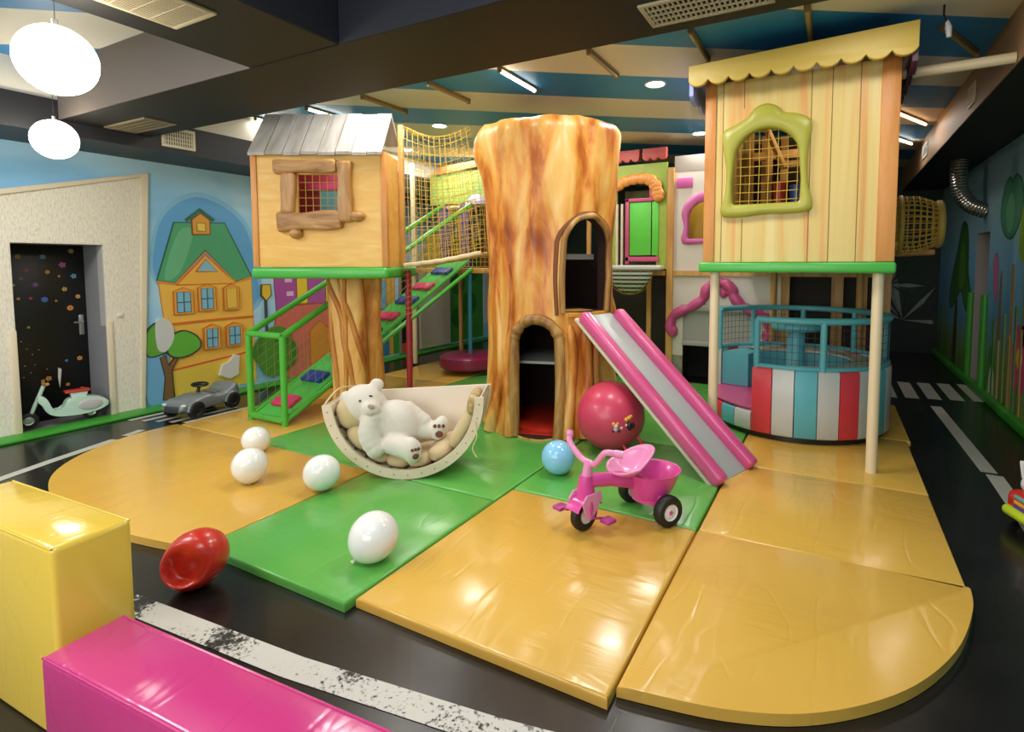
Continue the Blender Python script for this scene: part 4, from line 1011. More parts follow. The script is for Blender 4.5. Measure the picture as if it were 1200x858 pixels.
# the bear
tb_ = thing('teddy_bear', 'white plush teddy bear lying back in the wooden rocker', 'teddy bear', (RC.x, RC.y, ZM), YAW)
m, nt, b = newmat('white_plush'); b.inputs['Roughness'].default_value = .95; b.inputs['Sheen Weight'].default_value = .5
b.inputs['Base Color'].default_value = lin('#d8d1c3'); f = noise_tex(nt, objco(nt), 90, 3, .7); bump(nt, b, f, .5, .006)
PLUSH = m
by = .12
body = MB()
E = lambda x, y, z, r, rot=None: body.ell((x, by+y, z), r, n=20, rot=rot)
E(-.300, .0, .485, (.152, .13, .132), Euler((0, .45, 0)))                # head
E(-.445, .03, .515, (.048, .032, .052)); E(-.228, .035, .612, (.05, .032, .045))   # ears
E(-.225, -.105, .480, (.064, .062, .056), Euler((0, .3, 0)))             # muzzle
E(-.085, .02, .335, (.165, .135, .175), Euler((0, -.6, 0)))              # belly
E(-.15, .02, .40, (.12, .115, .10))
for k in range(6):                                                       # near arm, hanging
    t_ = k/5; E(-.225-.03*math.sin(PI*t_)+.035*t_, -.10-.03*t_, .405-.20*t_, .062+.012*math.sin(PI*t_))
for k in range(5):                                                       # far arm
    t_ = k/4; E(-.02+.115*t_, .05, .435-.085*t_, .056-.004*t_)
for k in range(6):                                                       # near leg
    t_ = k/5; E(-.08+.13*t_, -.10-.055*t_, .235-.02*t_, .075)
E(.062, -.165, .210, (.062, .075, .092), Euler((0, -.1, .5)))
for k in range(7):                                                       # far leg
    t_ = k/6; E(.0+.20*t_, .05, .275+.012*t_, .066)
E(.215, .02, .305, (.055, .065, .092), Euler((0, .3, -.2)))
bo = body.build('body', PLUSH, tb_, angle=180)
md = bo.modifiers.new('r', 'REMESH'); md.mode = 'VOXEL'; md.voxel_size = .009; md.use_smooth_shade = True
md = bo.modifiers.new('s', 'SMOOTH'); md.factor = .5; md.iterations = 3
emesh(bo)
bo.data.polygons.foreach_set('use_smooth', [True]*len(bo.data.polygons))
if not bo.data.materials: bo.data.materials.append(PLUSH)
DKP = mat('dark_thread', '#3a2c26', .5); PAW = mat('brown_suede', '#6f4030', .9)
MB().ell((-.205, by-.160, .505), (.024, .012, .016), n=12, rot=Euler((0, .4, 0))).build('nose', mat('tan_nose', '#a5907a', .6), tb_)
MB().ell((-.292, by-.122, .535), (.009, .007, .008), n=10).build('eye', DKP, tb_)
MB().ell((-.222, by-.112, .566), (.014, .008, .007), n=10, rot=Euler((0, .2, 0))).build('eye', DKP, tb_)
MB().tube(spline([(-.235, by-.160, .457), (-.212, by-.168, .452), (-.185, by-.160, .463)], 5), .003, 6).build('mouth', mat('tan_nose'  , '#a5907a', .6), tb_)
def pawset(c, n, uu, ww, s):
    pw = MB()
    pw.ell(c+ww*-.028*s, (.03*s, .012, .024*s), n=12, rot=n)
    for k in (-1, 0, 1): pw.ell(c+uu*.03*k*s+ww*.03*s, (.012*s, .010, .014*s), n=10, rot=n)
    pw.build('paw_pads', PAW, tb_, label='brown paw pads')
pawset(Vector((.222, by-.042, .308)), Euler((0, 0, -.2)), Vector((1, 0, 0)), Vector((0, 0, 1)), 1.0)
pawset(Vector((.105, by-.225, .212)), Euler((0, 0, .7)), Vector((.75, .65, 0)), Vector((0, 0, 1)), .8)

# ------------------------------------------------------------------ tricycle
yw = math.atan2(-.81, -.59)
tq = thing('tricycle', 'pink toddler tricycle with black wheels on the mats', 'tricycle', (-.925, 2.97, ZM), yw)
TP = mat('trike_pink', '#d8479a', .3, coat=.3); TL = mat('trike_light_pink', '#e58fbc', .3, coat=.3); TM = mat('trike_purple', '#b23a86', .35)
TYRE = mat('tyre_black', '#161616', .5, bmp=(30, .2)); HUBW = mat('hub_white', '#e6e2e4', .35)
def wheel(par, c, r, w, T=None, star=True, nm='wheel', rim=None):
    """axis along local y"""
    A = (T or Matrix()) @ Matrix.Translation(c) @ Matrix.Rotation(PI/2, 4, 'X')
    mb = MB(A); mb.lathe([(r*.54, -w/2), (r*.84, -w/2), (r*.97, -w*.34), (r, -w*.15), (r, w*.15), (r*.97, w*.34), (r*.84, w/2), (r*.54, w/2), (r*.52, w*.3), (r*.52, -w*.3), (r*.54, -w/2)], 32)
    o = mb.build(nm, TYRE, par)
    hb_ = MB(A); hb_.lathe([(.001, -w*.42), (r*.25, -w*.46), (r*.42, -w*.36), (r*.53, -w*.47), (r*.53, w*.47), (r*.42, w*.36), (r*.25, w*.46), (.001, w*.42)], 24)
    hb_.build('hub', rim or HUBW, o)
    if star:
        cp_ = MB(A)
        for s in (-1, 1):
            pts = []
            for i in range(10): q = r*.2*(1 if i % 2 else .45); pts.append((q*math.cos(i*PI/5), q*math.sin(i*PI/5)))
            cp_.prism(pts, s*w*.45-.003, s*w*.45+.003)
        cp_.build('hub_cap', TP, o)
    return o
wheel(tq, (0, .175, .088), .088, .062); wheel(tq, (0, -.175, .088), .088, .062)
MB().tube([(0, -.16, .088), (0, .16, .088)], .012, 10).build('axle', mat('axle_grey', '#8a8a8a', .4, .6), tq)
# basket body behind the seat
bk_ = MB(); secs = [(.10, .085, .09, 0.01), (.13, .105, .12, .0), (.19, .14, .145, -.01), (.255, .165, .155, -.02), (.265, .17, .16, -.02), (.262, .155, .145, -.02), (.20, .125, .13, -.01), (.15, .09, .1, 0)]
bk_.grid(lambda u, v: (lambda s: (s[3]+s[1]*math.cos(2*PI*v)*1.0, s[2]*math.sin(2*PI*v), s[0]))(secs[int(round(u*(len(secs)-1)))]), len(secs)-1, 36)
bk_.prism([(.10*math.cos(a*PI/12), .11*math.sin(a*PI/12)) for a in range(24)], .098, .15)
bk_.box(-.03, .03, -.145, .145, .075, .16, r=.012)
bk_.build('basket', TP, tq, angle=50)
fm = MB(); fm.tube(spline([(.02, 0, .17), (.14, 0, .225), (.25, 0, .252), (.40, 0, .27)], 6), [.045]*12+[.04]*7, 12, T=Matrix.Diagonal((1, .85, 1, 1)))
fm.build('frame', TP, tq, angle=60)
se = MB()
def seatf(u, v):
    a = 2*PI*v; r = u
    x = .17+(.115*r)*math.cos(a)-.02; y = .115*r*math.sin(a)*(1+.15*math.cos(a))
    bk2 = max(0, -math.cos(a))
    z = .266+.035*r*r+.105*(r**2.2)*bk2+.03*r*r*abs(math.sin(a))**2
    x -= .05*(r**2)*bk2
    return (x, y, z)
se.grid(seatf, 10, 40); 
so_ = se.build('seat', TL, tq, angle=80); sm_ = so_.modifiers.new('t', 'SOLIDIFY'); sm_.thickness = .012; sm_.offset = -1
# steered front end
FT = Matrix.Translation((.435, 0, 0)) @ Matrix.Rotation(math.radians(15), 4, 'Z')
wheel(tq, (0, 0, .09), .09, .05, FT, False, rim=mat('spoke_white', '#dcd6d2', .35))
fk = MB(FT)
for s in (-1, 1): fk.tube([(0, s*.042, .085), (.004, s*.044, .14), (-.004, s*.034, .20)], [.014, .022, .02], 10)
fk.grid(lambda u, v: ((.098+.01*abs(v-.5))*math.cos(math.radians(25+130*u)), (v-.5)*.1, .09+.1*math.sin(math.radians(25+130*u))), 12, 6)
fk.lathe([(.055, .17), (.052, .2), (.042, .27), (.034, .30), (.001, .305)], 20, T=Matrix.Translation((-.012, 0, 0)))
fk.build('fork', TP, tq, angle=50)
for s in (-1, 1): MB(FT @ Matrix.Translation((0, s*.052, 0)) @ frame((0, 0, 0), (1, 0, 0), (0, 0, 1), (0, -1, 0))).prism([(-.075, .215), (.03, .215), (.065, .18), (.05, .13), (.02, .075), (-.015, .075), (-.045, .13), (-.085, .17)], -.006, .006, r=-.004).build('fork_cover', TL, tq)
hbm = MB(FT); hbm.tube([(-.02, 0, .29), (-.035, 0, .38)], [.03, .024], 12)
hbm.tube(spline([(-.045, -.165, .475), (-.03, -.15, .455), (-.03, -.11, .415), (-.035, -.05, .375), (-.036, 0, .37), (-.035, .05, .375), (-.03, .10, .43), (-.04, .125, .455), (-.075, .165, .452)], 5), .0175, 12)
hbm.build('handlebar', TL, tq, angle=60)
for p_ in ([(-.045, -.165, .475), (-.06, -.178, .495)], [(-.07, .16, .453), (-.095, .195, .449)]): MB(FT).tube(p_, .021, 12).build('grip', TL, tq)
for s in (-1, 1):
    pe = MB(FT); c_ = -.07*s; zq = .09-.02*s; pe.tube([(0, s*.03, .09), (0, s*.07, .09), (c_, s*.075, zq), (c_, s*.1, zq)], .007, 8); pe.box(c_-.035, c_+.035, s*.115-.032, s*.115+.032, zq-.01, zq+.01, r=.006)
    pe.build('pedal', TM, tq)

# ------------------------------------------------------------------ right house on poles
rh = thing('playhouse', 'tall yellow plank playhouse on cream poles with a scalloped awning', 'playhouse', (-.28, 4.25, ZM))
X0, X1, PZ0, PZ1, YH = -.905, .345, 1.52, 2.86, 4.25; YE = 6.55
ox, oz, ow, oh = -.470, 1.945, .25, .565          # opening: centre x, sill, half width, height
def rarch(hw, h, n=16): return [(-hw, 0), (-hw*1.02, h*.3), (-hw*.96, h-hw*.92)]+arc(0, h-hw*.92, hw*.96, hw*.92, 170, 10, n)+[(hw*.96, h-hw*.92), (hw*1.02, h*.3), (hw, 0)]
FR = frame((0, YH, 0), (1, 0, 0), (0, 0, 1), (0, -1, 0))
wm = MB(FR); nP = 7
wm.box(X0, X1, PZ0, PZ1, -.03, 0)
wallo = wm.build('front_wall', RWALL, rh, world=True)
ck = MB(FR @ Matrix.Translation((ox, oz, 0))); ck.prism(rarch(ow*.93, oh*.97), -.2, .2); co_ = ck.build('cutter', INNER)
md = wallo.modifiers.new('c', 'BOOLEAN'); md.object = co_; md.operation = 'DIFFERENCE'; md.solver = 'EXACT'; emesh(wallo); bpy.data.objects.remove(co_)
wallo.data.polygons.foreach_set('use_smooth', [False]*len(wallo.data.polygons))
gv = MB(FR)
for x in (-.78, -.63, -.18, -.05, .12): 
    z0 = PZ0 if x < -.75 or x > -.2 else PZ0
    if -.75 < x < -.2: gv.box(x-.003, x+.003, PZ0, 1.84, -.001, .0015); gv.box(x-.003, x+.003, 2.65, PZ1, -.001, .0015)
    else: gv.box(x-.003, x+.003, PZ0, PZ1, -.001, .0015)
gv.build('plank_groove', mat('groove_tan', '#8d7038', .6), rh, world=True)
for x, x_ in ((X0-.005, X0+.075), (X1-.105, X1+.005)): MB(FR).box(x, x_, PZ0, PZ1+.02, 0, .018, r=.004).build('corner_board', OTRIM, rh, world=True)
for x in (X0, X1-.03): MB().box(x, x+.03, YH+.03, YE, PZ0, PZ1).build('side_wall', RWALL, rh, world=True)
MB().box(X0, X1, YE, YE+.03, PZ0, PZ1).build('back_wall', mat('dark_brown_boards', '#4a3524', .7, vary=(3, '#2a1c12')), rh, world=True)
light('playhouse_fill', 'POINT', (-.25, 5.5, 2.8), 7, .06, col=(1, .85, .65))  # added warm fill so the inner woodwork looks lit, no lamp there
inn = MB()
for x, y, z0, z1 in ((-.80, 5.9, PZ0, 2.86), (-.70, 6.2, PZ0, 2.86), (-.60, 5.7, PZ0, 2.7), (-.52, 6.3, PZ0, 2.86), (-.46, 5.6, PZ0, 2.4), (-.30, 6.4, PZ0, 2.86)): inn.box(x-.03, x+.03, y-.03, y+.03, z0, z1, r=.006)
inn.box(-.86, .3, 5.9, 5.96, 2.56, 2.64); inn.box(-.5, .3, 5.6, 5.66, 2.42, 2.48)
inn.tube([(-.62, 5.5, 2.80), (-.46, 5.6, 2.42)], .03, 8)
inn.build('inner_frame', WOODP, rh, world=True)
MB().box(-.56, -.2, 4.9, 5.1, 1.93, 1.955, r=.004).build('inner_shelf', WOODP, rh, world=True)
MB().box(-.38, .3, 6.1, 6.13, 1.95, 2.4).build('inner_board', mat('navy_board', '#1c2340', .6), rh, world=True)
MB().box(X0-.03, X1+.015, YH-.06, YE+.05, PZ0-.08, PZ0-.004, r=.018, seg=3).build('platform_pad', GREEN, rh, world=True, label='green padded platform edge')
# awning: front scalloped fascia, sides in other colours
def scallop(x0, x1, zt0, zt1, zb, n, dep):
    pts = [(x0, zt0), (x1, zt1)]; w = (x1-x0)/n
    low = []
    for i in range(n):
        a = x1-w*i
        for k in range(9):
            u = k/8; low.append((a-w*u, zb+.028-.042*math.sin(PI*u)**.6))
    return pts+low
FA = frame((0, 4.085, 0), (1, 0, 0), (0, 0, 1), (0, -1, 0))
aw = MB(FA); aw.prism(list(reversed(scallop(-1.0, .42, 2.955, 3.005, 2.815, 10, .04))), 0, .03, r=.006); aw.build('front_awning', mat('awning_yellow', '#cdb050', .45), rh, world=True, label='yellow scalloped awning board', angle=25)
aw = MB(frame((-1.0, 0, 0), (0, 1, 0), (0, 0, 1), (-1, 0, 0))); aw.prism(list(reversed(scallop(4.09, 6.55, 2.95, 2.95, 2.72, 10, .04))), -.03, 0); aw.build('side_awning', mat('awning_lilac', '#8f9ad8', .45), rh, world=True, label='lilac scalloped awning board')
aw = MB(frame((.42, 0, 0), (0, 1, 0), (0, 0, 1), (1, 0, 0))); aw.prism(list(reversed(scallop(4.09, 6.55, 2.98, 2.98, 2.74, 10, .04))), -.03, .0); aw.build('side_awning', mat('awning_plum', '#4a2338', .45), rh, world=True, label='dark plum scalloped awning board')
tp = MB(); tp.add([(-1.0, 4.085, 2.945), (.42, 4.085, 2.995), (.36, YE, 3.06), (-.95, YE, 3.03), (-1.0, 4.085, 2.925), (.42, 4.085, 2.975), (.36, YE, 3.04), (-.95, YE, 3.01)], [(0, 1, 2, 3), (7, 6, 5, 4), (0, 4, 5, 1), (1, 5, 6, 2), (2, 6, 7, 3), (3, 7, 4, 0)]); tp.build('roof', mat('roof_dark', '#4a3f30', .6), rh, world=True)
# window frame, wavy outline with a crest
outer = [(-.29, -.085), (-.15, -.09), (.0, -.075), (.16, -.078), (.285, -.065), (.315, -.02), (.288, .10), (.275, .25), (.283, .40), (.298, .52), (.285, .575), (.20, .62), (.10, .645), (.075, .685), (-.0, .715), (-.08, .695), (-.13, .635), (-.22, .585), (-.305, .54), (-.30, .42), (-.275, .25), (-.282, .08), (-.315, -.03)]
oo = sp2(outer, 5); inn_ = rarch(ow*.92, oh*.96, 24)
# resample both outlines by angle about the centre
def byangle(pts, n, cx=0, cz=.27):
    out = []
    P2 = pts+[pts[0]]
    for i in range(n+1):
        a = 2*PI*i/n; d = Vector((math.cos(a), math.sin(a))); best = None
        for k in range(len(P2)-1):
            p = Vector((P2[k][0]-cx, P2[k][1]-cz)); q = Vector((P2[k+1][0]-cx, P2[k+1][1]-cz)); e = q-p
            den = d.x*e.y-d.y*e.x
            if abs(den) < 1e-12: continue
            t_ = (p.x*e.y-p.y*e.x)/den; s_ = (p.x*d.y-p.y*d.x)/den
            if t_ > 0 and -1e-6 <= s_ <= 1+1e-6 and (best is None or t_ > best): best = t_
        out.append((cx+d.x*best, cz+d.y*best))
    return out
WF = FR @ Matrix.Translation((ox, oz, 0)); n_ = 120; po = byangle(oo, n_); pi_ = byangle(inn_, n_)
wf = MB(WF); prof = [(0, 0), (0, .03), (.12, .042), (.5, .05), (.88, .042), (1, .03), (1, -.03)]
wf.grid(lambda u, v: (lambda i, pr_: (po[i][0]+(pi_[i][0]-po[i][0])*pr_[0], po[i][1]+(pi_[i][1]-po[i][1])*pr_[0], pr_[1]))(int(round(u*n_)), prof[int(round(v*6))]), n_, 6)
wf.build('window_frame', mat('frame_olive', '#a8a63c', .35, vary=(3, '#b3b048')), rh, world=True, angle=60, label='olive green carved window frame')
wn = MB(WF @ Matrix.Translation((0, 0, -.025)))
def inar(x, z): 
    hw = ow*.92; top_ = oh*.96-hw*.92
    return (z < top_ and abs(x) < hw*.97) or (x*x/(hw*.97)**2+(z-top_)**2/(hw*.95)**2 < 1)
for k in range(-3, 4):
    x = k*.065+.012; hi = .0
    z = 0
    while inar(x, z+.01) and z < .7: z += .005
    if z > .05: wn.tube([(x, .0, 0), (x+.004, z*.5, 0), (x, z, 0)], .003, 5)
for k in range(9):
    z = .03+k*.063; x = 0
    while inar(x+.005, z) and x < .4: x += .004
    if x > .03: wn.tube([(-x, z, 0), (0, z-.004, 0), (x, z, 0)], .003, 5)
wn.build('window_net', ROPE, rh, world=True)
for x, y in ((.266, 4.30), (-.828, 4.30), (.24, 6.47), (-.6, 6.47)):
    MB().tube([(x, y, ZM), (x, y, 1.445)], .036, 16).build('pole', CREAMP if y < 5 else WOODP, rh, world=True, label='cream pole' if y < 5 else None)
for (x, c, lab) in ((-.437, '#c8372c', 'red cup seen through the netted window of the tall playhouse'), (-.315, '#2f63b5', 'blue cup seen through the netted window of the tall playhouse')):
    t = thing('cup', lab, 'cup', (x, 5.0, 1.956), 0, 'cups inside the tall playhouse')
    s_ = 1.0 if 'red' in lab else .85
    MB().lathe([(.001, .0), (.044*s_, .0), (.054*s_, .24*s_), (.049*s_, .24*s_), (.04*s_, .01), (.001, .01)], 20).build('body', mat('cup'+c[1:], c, .3), t)
    MB().lathe([(.05*s_, .235*s_), (.057*s_, .235*s_), (.057*s_, .25*s_), (.05*s_, .25*s_)], 20).build('rim', mat('cup'+c[1:], c, .3), t)

# ------------------------------------------------------------------ carousel
CC = Vector((-.30, 5.44, ZM)); CR = .762
ca = thing('carousel', 'round carousel with red, white and teal padded sides under the playhouse', 'carousel', CC, YAW)
# local angles: viewer side of the piece lies near -90 deg minus a little
cam_ang = math.degrees(math.atan2(-CC.y, -CC.x))-math.degrees(YAW)       # towards the camera, local
NSEG = 28; da = 360/NSEG; st_ = cam_ang-26
cols_ = [REDPAD, GREYPAD, TEAL, GREYPAD]
MB().lathe([(.001, .004), (CR-.04, .004), (CR-.04, .05), (.001, .05)], 64).build('base_plate', BLACKP, ca)
MB().lathe([(.001, .22), (CR-.03, .22), (CR-.01, .235), (CR-.01, .245), (.001, .245)], 64).build('deck', PINKPAD, ca, label='pink deck')
def panel(a0, a1, z0, z1, M, nm='side_panel'):
    mb = MB(); pr_ = [(CR-.055, z0), (CR-.012, z0), (CR, z0+.014), (CR, z1-.014), (CR-.012, z1), (CR-.055, z1), (CR-.055, z0)]
    mb.lathe(pr_, 4, a0=math.radians(a0), a1=math.radians(a1))
    c_ = 5
    mb.f += [tuple(range(0, 6*c_, c_)), tuple(range(4, 6*c_, c_))[::-1]]; mb.mi += [0, 0]
    mb.build(nm, M, ca, angle=50)
for i in range(NSEG):
    a0 = st_+i*da; gap = i >= NSEG-6
    cM = cols_[i % 4] if not gap else [GREYPAD, TEAL, REDPAD, GREYPAD][(NSEG-1-i) % 4]
    if gap: panel(a0+.3, a0+da-.3, .05, .215, cM)
    else: panel(a0+.3, a0+da-.3, .05, .60, cM)
ga0, ga1 = st_-6*da, st_
be = MB()
a_s, a_e = st_+14, st_+360-6*da-2
prf = [(.44, .25), (.70, .25), (.70, .56), (.69, .58), (.45, .58), (.44, .57), (.44, .25)]
be.lathe(prf, 60, a0=math.radians(a_s), a1=math.radians(a_e)); n60 = 61
be.f += [tuple(range(0, 6*n60, n60)), tuple(range(60, 6*n60, n60))[::-1]]; be.mi += [0, 0]
be.build('bench', TEAL, ca, angle=40, label='teal padded bench inside')
MB().lathe([(.46, .582), (.47, .597), (.66, .597), (.67, .582)], 60, a0=math.radians(a_s+4), a1=math.radians(a_e-30)).build('bench_top', mat('bench_cream', '#cdbfb0', .5), ca)
MB().lathe([(.001, .245), (.11, .25), (.085, .35), (.075, .85), (.001, .86)], 20).build('column', TEAL, ca)
wt = MB(); wt.lathe([(.001, .85), (.20, .85), (.22, .87), (.22, .90), (.20, .92), (.001, .92)], 32); wt.build('turn_wheel', TEAL, ca)
zr = 1.0
RPT = lambda a, z, r=CR-.03: (r*math.cos(math.radians(a)), r*math.sin(math.radians(a)), z)
nr = 60; rail = [RPT(st_+2+(360-6*da-4)*k/nr, zr) for k in range(nr+1)]
MB().tube(rail, .028, 10).build('top_rail', TEAL, ca)
for k in range(8):
    a = st_+2+(360-6*da-4)*k/7; lowz = .595
    MB().tube([RPT(a, lowz), RPT(a, zr)], .026, 10).build('rail_post', TEAL, ca)
lr = [RPT(st_+2+(360-6*da-4)*k/nr, .615) for k in range(nr+1)]
MB().tube(lr, .02, 8).build('lower_rail', TEAL, ca)
cn = MB(); cn.net(lambda u, v: RPT(st_+2+(360-6*da-4)*u, .62+.37*v), 64, 6, .002, us=60); cn.build('safety_net', ROPED, ca)

# ------------------------------------------------------------------ play front at the back (white fireplace house, green house)
YP = 6.8
FB = frame((0, YP, 0), (1, 0, 0), (0, 0, 1), (0, -1, 0))
wh = thing('white_play_front', 'white panelled play front with a pink arched window behind the slide', 'play front', (-1.2, YP, 0))
WP = mat('white_panel', '#d8d3c8', .5, bmp=(12, .05))
up = MB(FB); AX, AZ, AWD, AH = -1.43, 1.82, .22, .46
up.box(-1.83, AX-AWD, 1.42, 2.66, -.03, 0); up.box(AX+AWD, .55, 1.42, 2.66, -.03, 0); up.box(AX-AWD, AX+AWD, 1.42, AZ, -.03, 0); up.box(AX-AWD, AX+AWD, AZ+AH, 2.66, -.03, 0)
up.build('upper_panel', WP, wh, world=True)
MB(FB).box(-1.83, .55, 2.66, 2.86, -.03, 0.002).build('fascia', mat('fascia_grey', '#9c948a', .5), wh, world=True)
MB().box(AX-.35, AX+.4, YP+.42, YP+.45, 1.5, 2.5).build('window_back', mat('window_ochre', '#c79c2f', .5), wh, world=True)
MB().box(AX+.06, AX+.14, YP+.3, YP+.34, 1.82, 2.1).build('figure_board', mat('figure_dark', '#3a2038', .5), wh, world=True)
pa = [(AX-AWD+p, z) for p, z in ()]
WPN = sp2([(-.29, -.05), (0, -.055), (.29, -.05), (.27, .15), (.30, .32), (.24, .46), (.1, .55), (0, .565), (-.1, .55), (-.24, .46), (-.30, .32), (-.27, .15)], 5)
iw = [(-.215, .0), (.215, .0), (.215, .25)]+arc(0, .25, .215, .21, 0, 180, 14)+[(-.215, .25)]
n_ = 72; po2 = byangle(WPN, n_, 0, .22); pi2 = byangle(iw, n_, 0, .22)
PINKF = mat('frame_pink', '#d06fae', .35, vary=(4, '#c860a2'))
wf = MB(FB @ Matrix.Translation((AX, AZ, 0)))
wf.grid(lambda u, v: (lambda i, q: (po2[i][0]+(pi2[i][0]-po2[i][0])*q[0], po2[i][1]+(pi2[i][1]-po2[i][1])*q[0], q[1]))(int(round(u*n_)), [(0, 0), (0, .03), (.25, .045), (.75, .045), (1, .03), (1, -.03)][int(round(v*5))]), n_, 5)
wf.build('window_frame', PINKF, wh, world=True, angle=60, label='pink arched window frame')
MB(FB).box(-1.80, -1.60, 2.46, 2.58, 0, .02, r=.006).build('plaque', mat('plaque_pink', '#cf5aa6', .4), wh, world=True, label='small pink plaque')
lp = MB(FB); FX0, FX1 = -1.70, -.80
lp.box(-1.83, FX0, .0, 1.36, -.03, 0); lp.box(FX1, -.55, .0, 1.36, -.03, 0); lp.box(FX0, FX1, 1.0, 1.36, -.03, 0); lp.build('lower_panel', WP, wh, world=True)
fpn = MB(FB); fpn.box(FX0, FX1, .52, 1.0, -.06, -.03); fpn.box(FX0-.02, FX1+.02, .92, 1.0, -.03, .05, r=.01); fpn.box(FX0, FX1, .48, .54, -.03, .06, r=.01)
fpn.build('mantel', mat('mantel_grey', '#a3a59d', .5), wh, world=True)
MB(FB).box(-1.83, FX0-.0, .02, .34, 0, .012).build('stone_print', mat('stone_grey', '#9c9c88', .6, vary=(9, '#6f7560')), wh, world=True)
MB().box(FX0-.05, FX1+.05, YP+.42, YP+.45, .0, .6).box(FX0-.05, FX0-.03, YP+.03, YP+.42, 0, .6).build('hearth', mat('hearth_black', '#0f0e0d', .8), wh, world=True)
scr = MB(FB); cxs = (FX0+FX1)/2
half = [(.55, .60), (.60, .70), (.57, .83), (.46, .91), (.35, .96), (.25, 1.02), (.18, 1.10), (.15, 1.19), (.08, 1.26)]
ps = spline([(cxs-x, z, .03) for x, z in half]+[(cxs, 1.275, .03)]+[(cxs+x, z, .03) for x, z in reversed(half)], 5)
scr.tube(ps, [.052+.016*abs(math.sin(k*.33)) for k in range(len(ps))], 12)
for s_ in (-1, 1):
    scr.ell((cxs+s_*.15, 1.18, .045), (.075, .075, .04), n=14); scr.ell((cxs+s_*.57, .66, .045), (.07, .08, .04), n=14); scr.ell((cxs+s_*.05, 1.15, .03), (.05, .06, .035), n=12)
scr.build('scroll_crown', mat('scroll_pink', '#c75488', .35, vary=(6, '#b84479')), wh, world=True, angle=60, label='pink scrollwork over the fireplace')
for x in (-1.87, -.5, .05, .5):
    MB().box(x-.04, x+.04, YP-.04, YP+.04, 0, 2.72).build('post', WOODP, wh, world=True)
MB().box(-1.82, .55, YP-.05, YP-.005, 1.36, 1.42).build('rail', WOODP, wh, world=True)

gh = thing('green_play_front', 'lime play front with an orange flower arch beside the stump', 'play front', (-2.3, YP, 0))
LIME = mat('lime_panel', '#a3b84a', .5, vary=(8, '#8fae3f'))
gp_ = MB(FB); gp_.box(-2.06, -1.925, 1.44, 2.80, -.03, 0); gp_.box(-2.75, -2.60, 1.44, 2.80, -.03, 0); gp_.box(-2.60, -2.06, 2.60, 2.80, -.03, 0); gp_.build('panel', LIME, gh, world=True)
fo = MB(FB); pts = [(-2.60, 2.52), (-2.52, 2.57), (-2.42, 2.60), (-2.31, 2.61), (-2.19, 2.60), (-2.10, 2.55), (-2.05, 2.46), (-2.03, 2.36)]
for i, (x, z) in enumerate(spline([(a, b_, 0) for a, b_ in pts], 2)[:, ] if False else [(p.x, p.y) for p in spline([(a, b_, 0) for a, b_ in pts], 2)]): fo.ell((x, z, .03), (.075+.015*(i % 2), .065+.012*(i % 2), .04), n=12)
fo.build('flower_arch', mat('arch_orange', '#d98f42', .45), gh, world=True, angle=60, label='lumpy orange arch')
MB(FB).box(-2.42, -2.13, 1.62, 2.31, -.01, .012, r=.004).build('door_leaf', mat('neon_green', '#62cf4a', .4), gh, world=True, label='wide bright green door leaf')
MB(FB).box(-2.115, -2.03, 1.62, 2.31, -.01, .012, r=.004).build('door_leaf', MATS['neon_green'], gh, world=True, label='narrow bright green door leaf')
df = MB(FB); df.box(-2.475, -2.425, 1.50, 2.36, -.01, .03, r=.006); df.box(-2.475, -2.10, 2.315, 2.36, -.01, .03, r=.006); df.box(-2.15, -2.10, 2.36, 2.50, -.01, .03, r=.006); df.box(-2.475, -2.02, 1.54, 1.60, -.01, .03, r=.006)
df.build('door_frame', mat('frame_rose', '#c9527f', .4), gh, world=True)
MB().box(-2.6, -2.06, YP+.3, YP+.33, 1.44, 2.5).build('back_board', mat('olive_board', '#6f6a3c', .6, vary=(14, '#3a3a28')), gh, world=True)
aw = MB(FB)
for x0, x1 in ((-2.62, -2.28), (-2.24, -1.925)): aw.prism(list(reversed(scallop(x0, x1, 2.98, 2.98, 2.84, 3, .04))), .0, .06, r=.004)
aw.build('awning', mat('awning_coral', '#c4564f', .5), gh, world=True, label='two coral scalloped awnings')
sb = MB(FB)
for x in (-2.60, -2.53): sb.box(x-.015, x+.015, 1.46, 2.3, -.03, .01)
sb.build('bars', CREAM, gh, world=True)
MB().box(-2.75, -1.93, YP-.05, YP-.005, 1.36, 1.42).build('rail', WOODP, gh, world=True)
MB().box(-2.75, -1.93, YP-.25, YP-.06, 1.43, 1.49, r=.02).build('ledge', mat('ledge_white', '#d9d8d0', .5), gh, world=True)
bb = MB(); bb.lathe([(.30, 0), (.29, -.06), (.24, -.16), (.14, -.25), (.05, -.29), (.001, -.30)], 28, T=Matrix.Translation((-2.32, YP-.28, 1.42)) @ Matrix.Diagonal((1, .55, 1, 1)))
m, nt, b = newmat('striped_basket'); b.inputs['Roughness'].default_value = .6
wv = N(nt, 'ShaderNodeTexWave'); wv.bands_direction = 'Z'; wv.inputs['Scale'].default_value = 6; nt.links.new(objco(nt), wv.inputs['Vector'])
nt.links.new(ramp(nt, wv.outputs['Fac'], [(.42, '#26524e'), (.5, '#dfe6e2')]), b.inputs['Base Color'])
hbk = thing('hanging_basket', 'striped dark and white rounded basket hanging below the white ledge', 'basket', (-2.32, YP-.28, 1.12))
bb.build('basket', m, hbk, world=True)
bn = MB(); bn.net(lambda u, v: (-2.32+.305*math.cos(PI+PI*u)*math.cos(v*1.4), YP-.28-.17*math.sin(PI*u)*math.cos(v*1.4), 1.42-.305*math.sin(v*1.4)), 7, 3, .003, us=8); bn.build('net', ROPE, hbk, world=True)
dkb = MB(); dkb.box(-2.9, -1.86, YP+.5, YP+.53, 0, 1.36, 0); dkb.box(-.5, .55, YP+.2, YP+.23, 0, 1.36, 0)
